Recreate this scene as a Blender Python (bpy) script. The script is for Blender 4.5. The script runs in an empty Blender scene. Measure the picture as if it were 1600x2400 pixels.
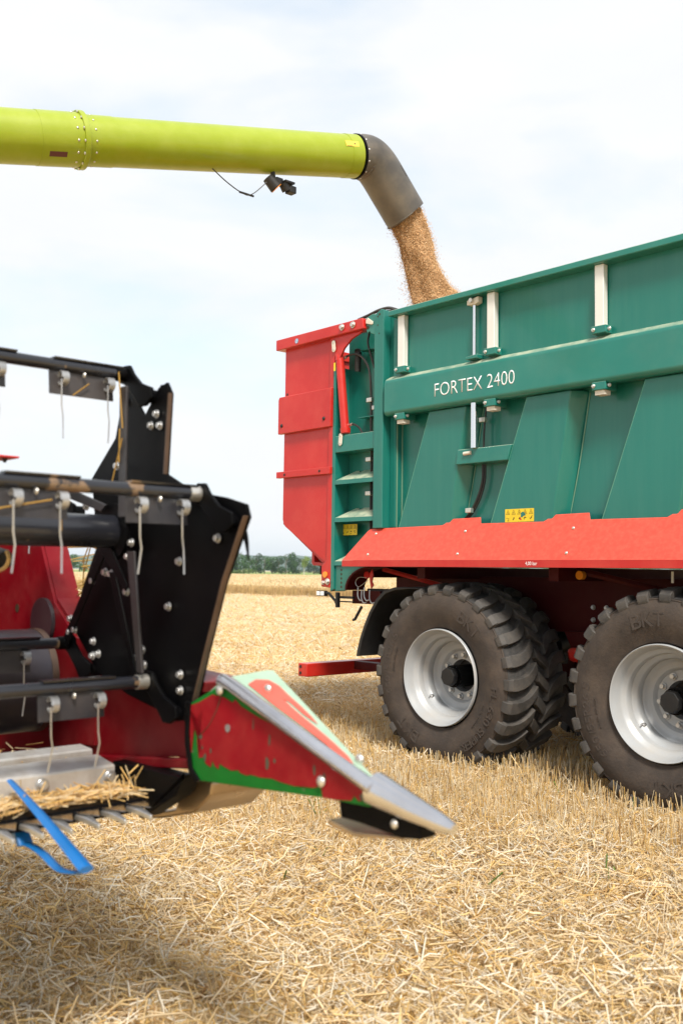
import bpy, bmesh, math, random
import numpy as np
from mathutils import Vector, Matrix
R = math.radians
random.seed(7); rng = np.random.default_rng(7)
scene = bpy.context.scene
COL = scene.collection

# ------------------------------------------------------------ camera
TILT = R(3.378); ROLL = -0.01115
cam_d = bpy.data.cameras.new('camera'); cam = bpy.data.objects.new('camera', cam_d); COL.objects.link(cam)
fw = Vector((0, math.cos(TILT), math.sin(TILT))); up = Vector((0, -math.sin(TILT), math.cos(TILT))); rt = Vector((1, 0, 0))
up, rt = up * math.cos(ROLL) + rt * math.sin(ROLL), rt * math.cos(ROLL) - up * math.sin(ROLL)
M = Matrix((rt, up, -fw)).transposed().to_4x4(); M.translation = (0, 0, 1.45)
cam.matrix_world = M
cam_d.sensor_fit = 'VERTICAL'; cam_d.sensor_height = 36; cam_d.sensor_width = 24
cam_d.lens = 2350 / 2400 * 36; cam_d.clip_start = .05; cam_d.clip_end = 9000
cam_d.dof.use_dof = True; cam_d.dof.focus_distance = 7.4; cam_d.dof.aperture_fstop = 3.2
scene.camera = cam
scene.render.resolution_x = 682; scene.render.resolution_y = 1024

# ------------------------------------------------------------ light
AZ = R(41.65)
U = Vector((math.sin(AZ), -math.cos(AZ), 0)); V = Vector((math.cos(AZ), math.sin(AZ), 0))
ROTZ = math.atan2(U.y, U.x)
SUN_EL = R(50)
sh = (.86 * U - .50 * V).normalized()
to_sun = Vector((sh.x * math.cos(SUN_EL), sh.y * math.cos(SUN_EL), math.sin(SUN_EL)))
sun_d = bpy.data.lights.new('sun', 'SUN'); sun = bpy.data.objects.new('sun', sun_d); COL.objects.link(sun)
sun_d.energy = 3.3; sun_d.angle = R(13); sun_d.color = (1, .94, .84)
sun.rotation_euler = to_sun.to_track_quat('Z', 'Y').to_euler(); sun.location = (0, 0, 30)

world = bpy.data.worlds.new('World'); scene.world = world; world.use_nodes = True
nt = world.node_tree; nt.nodes.clear()
N = nt.nodes.new
out = N('ShaderNodeOutputWorld'); bg = N('ShaderNodeBackground'); bg.inputs[1].default_value = .1
sky = N('ShaderNodeTexSky'); sky.sky_type = 'NISHITA'; sky.sun_disc = False
sky.sun_elevation = SUN_EL; sky.sun_rotation = math.atan2(sh.x, sh.y); sky.dust_density = 2.0
tc = N('ShaderNodeTexCoord'); mp = N('ShaderNodeMapping'); mp.inputs['Scale'].default_value = (1.2, 1.2, 3.6); mp.inputs['Rotation'].default_value = (.2, .35, .5)
mp.inputs['Location'].default_value = (.35, .1, .55)
n1 = N('ShaderNodeTexNoise'); n1.inputs['Scale'].default_value = 2.1; n1.inputs['Detail'].default_value = 7; n1.inputs['Roughness'].default_value = .52; n1.inputs['Distortion'].default_value = .25
cr = N('ShaderNodeValToRGB'); cr.color_ramp.elements[0].position = .34; cr.color_ramp.elements[0].color = (.45, .45, .45, 1)
cr.color_ramp.elements[1].position = .53; cr.color_ramp.elements[1].color = (.985, .985, .985, 1)
n2 = N('ShaderNodeTexNoise'); n2.inputs['Scale'].default_value = 5; n2.inputs['Detail'].default_value = 6
cr2 = N('ShaderNodeValToRGB'); cr2.color_ramp.elements[0].position = .3; cr2.color_ramp.elements[0].color = (5.8, 5.9, 6.0, 1)
cr2.color_ramp.elements[1].position = .7; cr2.color_ramp.elements[1].color = (6.1, 6.15, 6.2, 1)
mx = N('ShaderNodeMix'); mx.data_type = 'RGBA'
L = nt.links.new
L(tc.outputs['Generated'], mp.inputs[0]); L(mp.outputs[0], n1.inputs['Vector']); L(mp.outputs[0], n2.inputs['Vector'])
L(n1.outputs['Fac'], cr.inputs[0]); L(n2.outputs['Fac'], cr2.inputs[0])
sat = N('ShaderNodeMix'); sat.data_type = 'RGBA'; sat.blend_type = 'ADD'; sat.inputs[0].default_value = 1
sat.inputs[7].default_value = (1.7, 2.35, 2.6, 1)
L(sky.outputs[0], sat.inputs[6])
L(cr.outputs[0], mx.inputs[0]); L(sat.outputs[2], mx.inputs[6]); L(cr2.outputs[0], mx.inputs[7])
L(mx.outputs[2], bg.inputs[0]); L(bg.outputs[0], out.inputs[0])
scene.view_settings.view_transform = 'Standard'; scene.view_settings.look = 'None'
scene.view_settings.exposure = 0.75; scene.view_settings.gamma = 1; scene.view_settings.use_curve_mapping = False
scene.cycles.max_bounces = 6; scene.cycles.use_denoising = True

# ------------------------------------------------------------ materials
MATS = {}
def mat(name, base, rough=.5, metal=0.0, spec=.5, var=0.0, var_scale=6, dust=None, dust_amt=.4, dust_scale=3, streak=False,
        bump=0.0, bump_scale=40, coat=0.0, attr=None, up_dust=0.0, trans=0.0, wear=None, wear_pos=.62, wear_scale=9):
    m = bpy.data.materials.new(name); m.use_nodes = True; t = m.node_tree; b = t.nodes['Principled BSDF']
    b.inputs['Roughness'].default_value = rough; b.inputs['Metallic'].default_value = metal
    b.inputs['Specular IOR Level'].default_value = spec; b.inputs['Coat Weight'].default_value = coat
    n = t.nodes.new; l = t.links.new
    tcn = n('ShaderNodeTexCoord'); co = tcn.outputs['Object']
    if attr:
        a = n('ShaderNodeVertexColor'); a.layer_name = attr; cur = a.outputs['Color']
    else:
        rgb = n('ShaderNodeRGB'); rgb.outputs[0].default_value = (*base, 1); cur = rgb.outputs[0]
    def mixin(cur, fac, col, blend='MIX'):
        x = n('ShaderNodeMix'); x.data_type = 'RGBA'; x.blend_type = blend
        l(fac, x.inputs[0]) if not isinstance(fac, float) else setattr(x.inputs[0], 'default_value', fac)
        l(cur, x.inputs[6])
        if isinstance(col, tuple): x.inputs[7].default_value = (*col, 1)
        else: l(col, x.inputs[7])
        return x.outputs[2]
    if var:
        q = n('ShaderNodeTexNoise'); q.inputs['Scale'].default_value = var_scale; q.inputs['Detail'].default_value = 6; l(co, q.inputs['Vector'])
        r_ = n('ShaderNodeMapRange'); r_.inputs['From Min'].default_value = .3; r_.inputs['From Max'].default_value = .7
        r_.inputs['To Min'].default_value = 1 - var; r_.inputs['To Max'].default_value = 1 + var; l(q.outputs['Fac'], r_.inputs['Value'])
        cur = mixin(cur, 1.0, r_.outputs[0], 'MULTIPLY')
    if dust:
        q = n('ShaderNodeTexNoise'); q.inputs['Scale'].default_value = dust_scale; q.inputs['Detail'].default_value = 8; q.inputs['Roughness'].default_value = .65
        if streak:
            mpp = n('ShaderNodeMapping'); mpp.inputs['Scale'].default_value = (9, 9, .6); l(co, mpp.inputs[0]); l(mpp.outputs[0], q.inputs['Vector'])
        else: l(co, q.inputs['Vector'])
        r_ = n('ShaderNodeMapRange'); r_.inputs['From Min'].default_value = .42; r_.inputs['From Max'].default_value = .75
        r_.inputs['To Max'].default_value = dust_amt; l(q.outputs['Fac'], r_.inputs['Value'])
        cur = mixin(cur, r_.outputs[0], dust)
        if up_dust:
            g = n('ShaderNodeNewGeometry'); sx = n('ShaderNodeSeparateXYZ'); l(g.outputs['Normal'], sx.inputs[0])
            q2 = n('ShaderNodeTexNoise'); q2.inputs['Scale'].default_value = 14; q2.inputs['Detail'].default_value = 5; l(co, q2.inputs['Vector'])
            r2 = n('ShaderNodeMapRange'); r2.inputs['From Min'].default_value = .35; r2.inputs['From Max'].default_value = .95; r2.inputs['To Max'].default_value = up_dust; l(sx.outputs[2], r2.inputs['Value'])
            mu = n('ShaderNodeMath'); mu.operation = 'MULTIPLY'; l(r2.outputs[0], mu.inputs[0])
            r3 = n('ShaderNodeMapRange'); r3.inputs['From Min'].default_value = .3; r3.inputs['From Max'].default_value = .6; r3.inputs['To Min'].default_value = .35; l(q2.outputs['Fac'], r3.inputs['Value'])
            l(r3.outputs[0], mu.inputs[1]); cur = mixin(cur, mu.outputs[0], dust)
    if wear:
        q = n('ShaderNodeTexNoise'); q.inputs['Scale'].default_value = wear_scale; q.inputs['Detail'].default_value = 9; q.inputs['Roughness'].default_value = .6; l(co, q.inputs['Vector'])
        r_ = n('ShaderNodeMapRange'); r_.inputs['From Min'].default_value = wear_pos; r_.inputs['From Max'].default_value = wear_pos + .03; l(q.outputs['Fac'], r_.inputs['Value'])
        cur = mixin(cur, r_.outputs[0], wear)
    l(cur, b.inputs['Base Color'])
    if rough > .15:
        q = n('ShaderNodeTexNoise'); q.inputs['Scale'].default_value = 7; q.inputs['Detail'].default_value = 5; l(co, q.inputs['Vector'])
        r_ = n('ShaderNodeMapRange'); r_.inputs['To Min'].default_value = max(.05, rough - .12); r_.inputs['To Max'].default_value = min(1, rough + .12)
        l(q.outputs['Fac'], r_.inputs['Value']); l(r_.outputs[0], b.inputs['Roughness'])
    if bump:
        q = n('ShaderNodeTexNoise'); q.inputs['Scale'].default_value = bump_scale; q.inputs['Detail'].default_value = 6; l(co, q.inputs['Vector'])
        bp = n('ShaderNodeBump'); bp.inputs['Strength'].default_value = bump; bp.inputs['Distance'].default_value = .01
        l(q.outputs['Fac'], bp.inputs['Height']); l(bp.outputs[0], b.inputs['Normal'])
    if trans:
        tr = n('ShaderNodeBsdfTranslucent'); l(cur, tr.inputs[0]); ms = n('ShaderNodeMixShader'); ms.inputs[0].default_value = trans
        l(b.outputs[0], ms.inputs[1]); l(tr.outputs[0], ms.inputs[2]); l(ms.outputs[0], t.nodes['Material Output'].inputs[0])
    MATS[name] = m; return m

DUST = (.50, .42, .28)
GREEN = mat('green_paint', (.004, .142, .114), .36, var=.05, var_scale=1.2, dust=(.09, .26, .20), dust_amt=.14, dust_scale=1.6, streak=True, bump=.02, bump_scale=6, coat=.25, up_dust=.55)
GREENB = mat('green_beam_paint', (.005, .162, .132), .36, var=.08, var_scale=2, dust=(.50, .52, .38), dust_amt=.05, dust_scale=3, bump=.02, bump_scale=5, coat=.25, up_dust=1.0)
REDT = mat('red_trailer_paint', (.47, .013, .009), .38, spec=.35, var=.08, var_scale=2, dust=(.55, .16, .10), dust_amt=.16, dust_scale=4, bump=.02, bump_scale=5, coat=.3, up_dust=.35)
REDF = mat('red_fender_paint', (.60, .050, .028), .42, var=.03, var_scale=3, dust=(.72, .22, .14), dust_amt=.22, dust_scale=30, up_dust=.15)
REDC = mat('red_chassis_shade_paint', (.055, .0015, .002), .6, spec=.15, var=.2, var_scale=3, dust=(.05, .03, .02), dust_amt=.3)  # red darkened to paint in the shade beneath the trailer
REDH = mat('red_header_shade_paint', (.15, .0006, .005), .42, spec=.25, var=.12, var_scale=4, dust=(.36, .10, .08), dust_amt=.18, dust_scale=7, wear=(.30, .22, .15), wear_pos=.70, wear_scale=11)  # base red lowered to paint in shade from the unbuilt combine
REDP = mat('red_worn_paint', (.215, .0005, .006), .46, spec=.22, var=.10, var_scale=8, dust=(.5, .12, .08), dust_amt=.12, dust_scale=14, wear=(.09, .09, .06), wear_pos=.74, wear_scale=22)
REDTOP = mat('red_glare_paint', (.58, .09, .06), .5, var=.1, var_scale=12)  # lighter red, with the sky glare painted into its colour
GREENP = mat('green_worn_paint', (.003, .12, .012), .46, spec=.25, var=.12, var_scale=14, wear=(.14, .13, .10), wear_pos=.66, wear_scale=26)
GREENTOP = mat('green_glare_paint', (.30, .42, .32), .5, var=.1, var_scale=14)  # green whitened to paint sky glare on the divider top
LIME = mat('lime_paint', (.265, .335, .001), .40, var=.04, dust=(.45, .42, .2), dust_amt=.12, dust_scale=6, coat=.35, wear=(.22, .2, .05), wear_pos=.78, wear_scale=16)
SPOUT = mat('black_rubber_spout', (.075, .068, .060), .42, var=.25, var_scale=3, dust=(.22, .18, .13), dust_amt=.5, dust_scale=4)
RUBBER = mat('tyre_sidewall_rubber', (.046, .036, .030), .75, spec=.3, var=.16, var_scale=5, dust=(.12, .088, .065), dust_amt=.5, dust_scale=6, bump=.25, bump_scale=60)
TREAD = mat('tyre_tread_rubber', (.030, .029, .029), .62, var=.2, var_scale=9, dust=(.13, .12, .11), dust_amt=.35, dust_scale=18, bump=.3, bump_scale=80)
TREADTOP = mat('tyre_lug_rubber', (.046, .042, .039), .66, var=.2, var_scale=7, dust=(.13, .11, .09), dust_amt=.5, dust_scale=12, bump=.25, bump_scale=70)
RIM = mat('grey_rim_paint', (.36, .375, .39), .38, metal=.1, var=.04, dust=(.42, .34, .24), dust_amt=.28, dust_scale=5, wear=(.42, .22, .08), wear_pos=.76, wear_scale=10)
ALU = mat('aluminium_post', (.74, .74, .71), .42, metal=.2, var=.05, dust=(.5, .47, .4), dust_amt=.3)
CHROME = mat('chrome_rod', (.8, .8, .8), .12, metal=1.0)
STEEL = mat('bare_steel', (.50, .50, .50), .35, metal=.85, var=.15, var_scale=20)
ZINC = mat('zinc_bolt', (.62, .60, .56), .32, metal=.8)
GALV = mat('worn_silver_sheet', (.60, .59, .575), .42, metal=.45, var=.15, var_scale=9, dust=(.34, .26, .18), dust_amt=.55, dust_scale=12)
POLISH = mat('polished_worn_steel', (.62, .61, .63), .20, metal=1.0, var=.12, var_scale=8, bump=.3, bump_scale=11, dust=(.25, .2, .17), dust_amt=.08, dust_scale=25)
BLACK = mat('black_steel_paint', (.002, .002, .0025), .45, spec=.07, var=.3, var_scale=4, dust=(.02, .017, .014), dust_amt=.12, dust_scale=6)
TUBEM = mat('black_tube_paint', (.012, .013, .018), .30, var=.2, var_scale=6, coat=.3, wear=(.17, .11, .065), wear_pos=.61, wear_scale=7)
GREYPL = mat('grey_plate_paint', (.014, .014, .018), .40, var=.2, var_scale=8, dust=(.15, .12, .1), dust_amt=.3)
WEDGE = mat('worn_brown_edge', (.075, .045, .03), .42, metal=.3, var=.3, var_scale=12)
DRUM = mat('dark_drum_steel', (.030, .027, .036), .34, metal=.3, var=.25, var_scale=4, dust=(.12, .09, .07), dust_amt=.3)
TAN = mat('worn_skid_steel', (.36, .26, .16), .30, metal=.75, var=.2, var_scale=6)  # worn steel, its tan painting in the reflection of the straw
PLAST = mat('black_plastic', (.012, .012, .013), .5, spec=.35, var=.2, dust=(.07, .06, .05), dust_amt=.3)
HOSE = mat('black_hose', (.012, .012, .013), .45, dust=(.10, .09, .07), dust_amt=.3)
WHITE = mat('white_print', (.82, .83, .84), .5)
CREAM = mat('cream_link_paint', (.62, .58, .50), .45)
YEL = mat('yellow_decal', (.72, .52, .02), .45, var=.08, var_scale=30)
INK = mat('black_ink', (.03, .025, .01), .6)
AMBER = mat('amber_lens', (.75, .26, .02), .15, coat=.5)
ORDEC = mat('orange_decal', (.72, .50, .06), .5)
BROWNDEC = mat('brown_decal', (.11, .035, .03), .5)
BLUE = mat('blue_lifter_paint', (.008, .12, .36), .36, var=.12, var_scale=9, coat=.2, wear=(.10, .16, .24), wear_pos=.66, wear_scale=18)
ROPE = mat('tan_rope', (.50, .32, .12), .9, bump=.8, bump_scale=90)
REDLENS = mat('red_plastic', (.55, .02, .015), .3)
DECB = mat('blue_round_decal', (.22, .36, .55), .4)
TARP = mat('black_tarp', (.045, .043, .042), .6, dust=(.2, .18, .14), dust_amt=.3)
GRAIN = mat('wheat_grain', (.60, .34, .15), .6, attr='Col')
GRAINC = mat('wheat_grain_mass', (.52, .31, .15), .8, var=.35, var_scale=70, dust=(.60, .39, .21), dust_amt=.8, dust_scale=9, streak=True, bump=1.0, bump_scale=120)
STRAW = mat('straw', (.6, .45, .22), .6, spec=.3, attr='Col', trans=.34)
LEAF = mat('tree_leaf', (.035, .075, .02), .7, attr='Col', trans=.25)
BARK = mat('tree_bark', (.16, .13, .10), .9)
BIRCHB = mat('pale_bark', (.45, .42, .36), .8)
WHEAT = mat('standing_wheat', (.42, .28, .11), .8, attr='Col', trans=.15)

# ------------------------------------------------------------ helpers
def link(o, parent=None):
    COL.objects.link(o)
    if parent: o.parent = parent
    return o
def empty(name, loc, rz=0.0, parent=None):
    o = bpy.data.objects.new(name, None); o.location = loc; o.rotation_euler = (0, 0, rz); o.empty_display_size = .2
    return link(o, parent)
def tag(o, label=None, cat=None, group=None, kind=None):
    if label: o['label'] = label
    if cat: o['category'] = cat
    if group: o['group'] = group
    if kind: o['kind'] = kind
    return o
def obj(name, bm, m, parent=None, smooth=False, bevel=0.0, seg=2, label=None, kind=None):
    bmesh.ops.recalc_face_normals(bm, faces=bm.faces)
    me = bpy.data.meshes.new(name); bm.to_mesh(me); bm.free()
    me.materials.append(m)
    if smooth:
        me.shade_smooth(); me.set_sharp_from_angle(angle=R(38))
    o = bpy.data.objects.new(name, me); link(o, parent)
    if bevel:
        b = o.modifiers.new('bevel', 'BEVEL'); b.width = bevel; b.segments = seg; b.limit_method = 'ANGLE'; b.angle_limit = R(35)
        me.shade_smooth(); me.set_sharp_from_angle(angle=R(60))
        wn = o.modifiers.new('weighted', 'WEIGHTED_NORMAL'); wn.keep_sharp = True; wn.weight = 90
    if label: o['label'] = label
    if kind: o['kind'] = kind
    return o
def copy(o, loc=None, rot=None, parent=None, name=None):
    c = o.copy(); COL.objects.link(c)
    if parent is not None: c.parent = parent
    if loc is not None: c.location = loc
    if rot is not None: c.rotation_euler = rot
    return c
def box(bm, x0, x1, y0, y1, z0, z1):
    v = [bm.verts.new(p) for p in ((x0, y0, z0), (x1, y0, z0), (x1, y1, z0), (x0, y1, z0), (x0, y0, z1), (x1, y0, z1), (x1, y1, z1), (x0, y1, z1))]
    for f in ((0, 1, 2, 3), (4, 5, 6, 7), (0, 1, 5, 4), (1, 2, 6, 5), (2, 3, 7, 6), (3, 0, 4, 7)): bm.faces.new([v[i] for i in f])
    return bm
def nb(): return bmesh.new()
def bx(*a): return box(nb(), *a)
def prism(pts, y0, y1, pts2=None, bm=None):
    bm = bm or nb(); pts2 = pts2 or pts; n = len(pts)
    a = [bm.verts.new((x, y0, z)) for x, z in pts]; b = [bm.verts.new((x, y1, z)) for x, z in pts2]
    bm.faces.new(a); bm.faces.new(b[::-1])
    for i in range(n): bm.faces.new((a[i], a[(i + 1) % n], b[(i + 1) % n], b[i]))
    return bm
def frame(d):
    d = Vector(d).normalized(); a = Vector((0, 0, 1)) if abs(d.z) < .9 else Vector((1, 0, 0))
    u = d.cross(a).normalized(); return u, d.cross(u).normalized(), d
def cyl(p0, p1, r0, r1=None, seg=16, bm=None, caps=True, phase=0):
    bm = bm or nb(); r1 = r0 if r1 is None else r1; p0 = Vector(p0); p1 = Vector(p1); u, w, _ = frame(p1 - p0)
    A = []; B = []
    for i in range(seg):
        t = 2 * math.pi * i / seg + phase; o = u * math.cos(t) + w * math.sin(t)
        A.append(bm.verts.new(p0 + o * r0)); B.append(bm.verts.new(p1 + o * r1))
    for i in range(seg): bm.faces.new((A[i], A[(i + 1) % seg], B[(i + 1) % seg], B[i]))
    if caps: bm.faces.new(A[::-1]); bm.faces.new(B)
    return bm
def smooth_path(pts, k=6):
    P = [Vector(p) for p in pts]; P = [P[0] * 2 - P[1]] + P + [P[-1] * 2 - P[-2]]; out = []
    for i in range(1, len(P) - 2):
        for j in range(k):
            t = j / k; a, b, c, d = P[i - 1:i + 3]
            out.append(.5 * ((2 * b) + (-a + c) * t + (2 * a - 5 * b + 4 * c - d) * t * t + (-a + 3 * b - 3 * c + d) * t ** 3))
    out.append(P[-2]); return out
def tube(pts, r, seg=8, bm=None, smooth=True, k=6, radii=None, flat=1.0):
    bm = bm or nb(); P = smooth_path(pts, k) if smooth else [Vector(p) for p in pts]
    rings = []; prev = None
    for i, p in enumerate(P):
        d = (P[min(i + 1, len(P) - 1)] - P[max(i - 1, 0)]).normalized()
        if prev is None: u, w, _ = frame(d)
        else:
            u = (prev - d * prev.dot(d)).normalized(); w = d.cross(u)
        prev = u; rr = radii(i / (len(P) - 1)) if radii else r
        rings.append([bm.verts.new(p + (u * math.cos(2 * math.pi * j / seg) + w * flat * math.sin(2 * math.pi * j / seg)) * rr) for j in range(seg)])
    for a, b in zip(rings, rings[1:]):
        for j in range(seg): bm.faces.new((a[j], a[(j + 1) % seg], b[(j + 1) % seg], b[j]))
    bm.faces.new(rings[0][::-1]); bm.faces.new(rings[-1]); return bm
def lathe(profile, seg=64, bm=None, closed=False):       # profile of (radius, y), turned about the Y axis
    bm = bm or nb(); rings = []
    for r, y in profile:
        rings.append([bm.verts.new((r * math.cos(2 * math.pi * j / seg), y, r * math.sin(2 * math.pi * j / seg))) for j in range(seg)])
    if closed: rings.append(rings[0])
    for a, b in zip(rings, rings[1:]):
        for j in range(seg): bm.faces.new((a[j], a[(j + 1) % seg], b[(j + 1) % seg], b[j]))
    return bm
def hexbolt(name, m, r=.012, h=.012, parent=None):
    bm = cyl((0, 0, 0), (0, -h * .35, 0), r * 1.35, seg=14); cyl((0, -h * .35, 0), (0, -h, 0), r, seg=6, bm=bm)
    return obj(name, bm, m, parent, bevel=r * .12, seg=1)
def dome(name, m, r=.01, parent=None):
    bm = nb(); bmesh.ops.create_uvsphere(bm, u_segments=12, v_segments=8, radius=r); bmesh.ops.scale(bm, vec=(1, .6, 1), verts=bm.verts)
    return obj(name, bm, m, parent, smooth=True)
def spread(proto, spots, rot=None):
    for i, p in enumerate(spots):
        if i == 0: proto.location = p
        else: copy(proto, loc=p)
def text(name, s, m, parent, loc, height, width=None, extrude=.0006, thin=0.0, rot=(R(90), 0, 0), to_bm=False, align='LEFT', spacing=1.0):
    c = bpy.data.curves.new(name, 'FONT'); c.body = s; c.size = 1; c.extrude = 0; c.offset = thin; c.align_x = align; c.space_character = spacing
    c.resolution_u = 4
    o = bpy.data.objects.new(name, c); COL.objects.link(o); bpy.context.view_layer.update()
    me = bpy.data.meshes.new_from_object(o.evaluated_get(bpy.context.evaluated_depsgraph_get())); COL.objects.unlink(o); bpy.data.objects.remove(o)
    v = np.array([q.co[:] for q in me.vertices]); lo, hi = v.min(0), v.max(0)
    sy = height / (hi[1] - lo[1]); sx = sy if width is None else width / (hi[0] - lo[0])
    x0 = lo[0] if align == 'LEFT' else (lo[0] + hi[0]) / 2
    bm = nb(); bm.from_mesh(me); bpy.data.meshes.remove(me)
    for q in bm.verts: q.co = Vector(((q.co.x - x0) * sx, (q.co.y - lo[1]) * sy, 0))
    if extrude:
        g = bmesh.ops.extrude_face_region(bm, geom=bm.faces[:]); bmesh.ops.translate(bm, vec=(0, 0, extrude), verts=[e for e in g['geom'] if isinstance(e, bmesh.types.BMVert)])
    if to_bm: return bm
    o = obj(name, bm, m, parent); o.location = loc; o.rotation_euler = rot; return o

# ------------------------------------------------------------ ground
def big_mesh(name, co, loops, nper, m, colors=None, parent=None):
    me = bpy.data.meshes.new(name); nv = len(co); nf = len(loops) // nper
    me.vertices.add(nv); me.vertices.foreach_set('co', np.asarray(co, np.float32).ravel())
    me.loops.add(len(loops)); me.loops.foreach_set('vertex_index', np.asarray(loops, np.int32))
    me.polygons.add(nf); me.polygons.foreach_set('loop_start', np.arange(0, nf * nper, nper, dtype=np.int32))
    me.update(calc_edges=True); me.validate(verbose=False)
    if colors is not None:
        a = me.color_attributes.new('Col', 'FLOAT_COLOR', 'POINT'); a.data.foreach_set('color', np.asarray(colors, np.float32).ravel())
    me.materials.append(m); o = bpy.data.objects.new(name, me); return link(o, parent)

def ground_material():
    m = bpy.data.materials.new('stubble_ground'); m.use_nodes = True; t = m.node_tree; b = t.nodes['Principled BSDF']; n = t.nodes.new; l = t.links.new
    b.inputs['Roughness'].default_value = .9; b.inputs['Specular IOR Level'].default_value = .2
    g = n('ShaderNodeNewGeometry')
    rot = n('ShaderNodeVectorRotate'); rot.rotation_type = 'Z_AXIS'; rot.inputs['Angle'].default_value = -ROTZ; l(g.outputs['Position'], rot.inputs['Vector'])
    def noise(scale, det=8, ro=.6, mapping=None, src=None):
        q = n('ShaderNodeTexNoise'); q.inputs['Scale'].default_value = scale; q.inputs['Detail'].default_value = det; q.inputs['Roughness'].default_value = ro
        if mapping:
            mp = n('ShaderNodeMapping'); mp.inputs['Scale'].default_value = mapping; l(rot.outputs[0], mp.inputs[0]); l(mp.outputs[0], q.inputs['Vector'])
        else: l(g.outputs['Position'], q.inputs['Vector'])
        return q.outputs['Fac']
    def ramp(f, stops):
        r = n('ShaderNodeValToRGB'); e = r.color_ramp.elements
        while len(e) < len(stops): e.new(.5)
        for i, (p, c) in enumerate(stops): e[i].position = p; e[i].color = (*c, 1)
        l(f, r.inputs[0]); return r.outputs[0]
    fine = ramp(noise(22, 10, .75), [(.30, (.56, .41, .24)), (.44, (.68, .51, .29)), (.56, (.68, .54, .31)), (.72, (.80, .68, .44))])
    # rows left by the drill, along the direction of travel
    rows = ramp(noise(1.0, 3, .5, (.25, 5.0, 1)), [(.35, (.86, .84, .80)), (.65, (1.06, 1.05, 1.03))])
    big = ramp(noise(.16, 5, .6, (.5, 1.6, 1)), [(.3, (.86, .83, .78)), (.7, (1.08, 1.06, 1.03))])
    x1 = n('ShaderNodeMix'); x1.data_type = 'RGBA'; x1.blend_type = 'MULTIPLY'; x1.inputs[0].default_value = 1; l(fine, x1.inputs[6]); l(rows, x1.inputs[7])
    x2 = n('ShaderNodeMix'); x2.data_type = 'RGBA'; x2.blend_type = 'MULTIPLY'; x2.inputs[0].default_value = 1; l(x1.outputs[2], x2.inputs[6]); l(big, x2.inputs[7])
    # far: the single straws average out
    far = ramp(noise(1.6, 8, .7), [(.34, (.46, .355, .20)), (.5, (.57, .455, .275)), (.66, (.66, .545, .36))])
    x4 = n('ShaderNodeMix'); x4.data_type = 'RGBA'; x4.blend_type = 'MULTIPLY'; x4.inputs[0].default_value = 1; l(far, x4.inputs[6]); l(big, x4.inputs[7])
    ln = n('ShaderNodeVectorMath'); ln.operation = 'LENGTH'; l(g.outputs['Position'], ln.inputs[0])
    mr = n('ShaderNodeMapRange'); mr.inputs['From Min'].default_value = 9; mr.inputs['From Max'].default_value = 26; l(ln.outputs['Value'], mr.inputs['Value'])
    x3 = n('ShaderNodeMix'); x3.data_type = 'RGBA'; l(mr.outputs[0], x3.inputs[0]); l(x2.outputs[2], x3.inputs[6]); l(x4.outputs[2], x3.inputs[7])
    l(x3.outputs[2], b.inputs['Base Color'])
    bp = n('ShaderNodeBump'); bp.inputs['Strength'].default_value = .7; bp.inputs['Distance'].default_value = .03; l(noise(30, 8, .7), bp.inputs['Height']); l(bp.outputs[0], b.inputs['Normal'])
    return m
GROUND = ground_material()
bm = nb()
gx = [-4000, -900, -250, -80, -30, -12, -6, -3, 0, 3, 6, 12, 30, 80, 250, 900, 4000]
gy = [-1500, -300, -60, -15, -3, 0, 3, 6, 9, 12, 18, 30, 60, 120, 300, 900, 2500, 6000]
grid = [[bm.verts.new((x, y, 0)) for x in gx] for y in gy]
for j in range(len(gy) - 1):
    for i in range(len(gx) - 1): bm.faces.new((grid[j][i], grid[j][i + 1], grid[j + 1][i + 1], grid[j + 1][i]))
tag(obj('ground', bm, GROUND), 'harvested field of pale straw stubble reaching to the trees', kind='structure')

# straws: triangular prisms
def straw_arrays(c, d, Ln, rad, segs=1, bend=None, flat=None, cols=None):
    n = len(c); d = d / np.linalg.norm(d, axis=1, keepdims=True)
    a = np.where(np.abs(d[:, 2:3]) < .9, np.array([[0, 0, 1.]]), np.array([[1., 0, 0]])); u = np.cross(d, a); u /= np.linalg.norm(u, axis=1, keepdims=True); w = np.cross(d, u)
    ph = rng.uniform(0, 6.28, n); u, w = u * np.cos(ph)[:, None] + w * np.sin(ph)[:, None], w * np.cos(ph)[:, None] - u * np.sin(ph)[:, None]
    flat = np.ones(n) if flat is None else flat
    verts = []
    for s in range(segs + 1):
        t = s / segs - .5; ctr = c + d * (Ln * t)[:, None]
        if bend is not None: ctr = ctr + bend * (Ln * (0.25 - t * t))[:, None]
        rr = rad * (1 - .25 * abs(t))
        for k in range(3):
            an = 2 * math.pi * k / 3; verts.append(ctr + u * (rr * flat * math.cos(an))[:, None] + w * (rr / flat * math.sin(an))[:, None])
    Vv = np.stack(verts, 1); nv = Vv.shape[1]
    F = []
    for s in range(segs):
        for k in range(3): F += [s * 3 + k, s * 3 + (k + 1) % 3, (s + 1) * 3 + (k + 1) % 3, (s + 1) * 3 + k]
    F = np.array(F)[None, :] + (np.arange(n) * nv)[:, None]
    C = np.repeat(np.concatenate([cols, np.ones((n, 1))], 1), nv, axis=0)
    return Vv.reshape(-1, 3), F.ravel(), C
PAL = np.array([[.93, .76, .50], [.88, .68, .37], [.97, .89, .74], [.86, .60, .23], [.72, .49, .23], [.48, .30, .14], [.92, .70, .34]])
PALP = np.array([.30, .16, .28, .08, .06, .03, .10])
def straw_colors(n, dark=1.0):
    k = rng.choice(len(PAL), n, p=PALP / PALP.sum()); return PAL[k] * rng.uniform(.82, 1.08, (n, 1)) * dark
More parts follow.
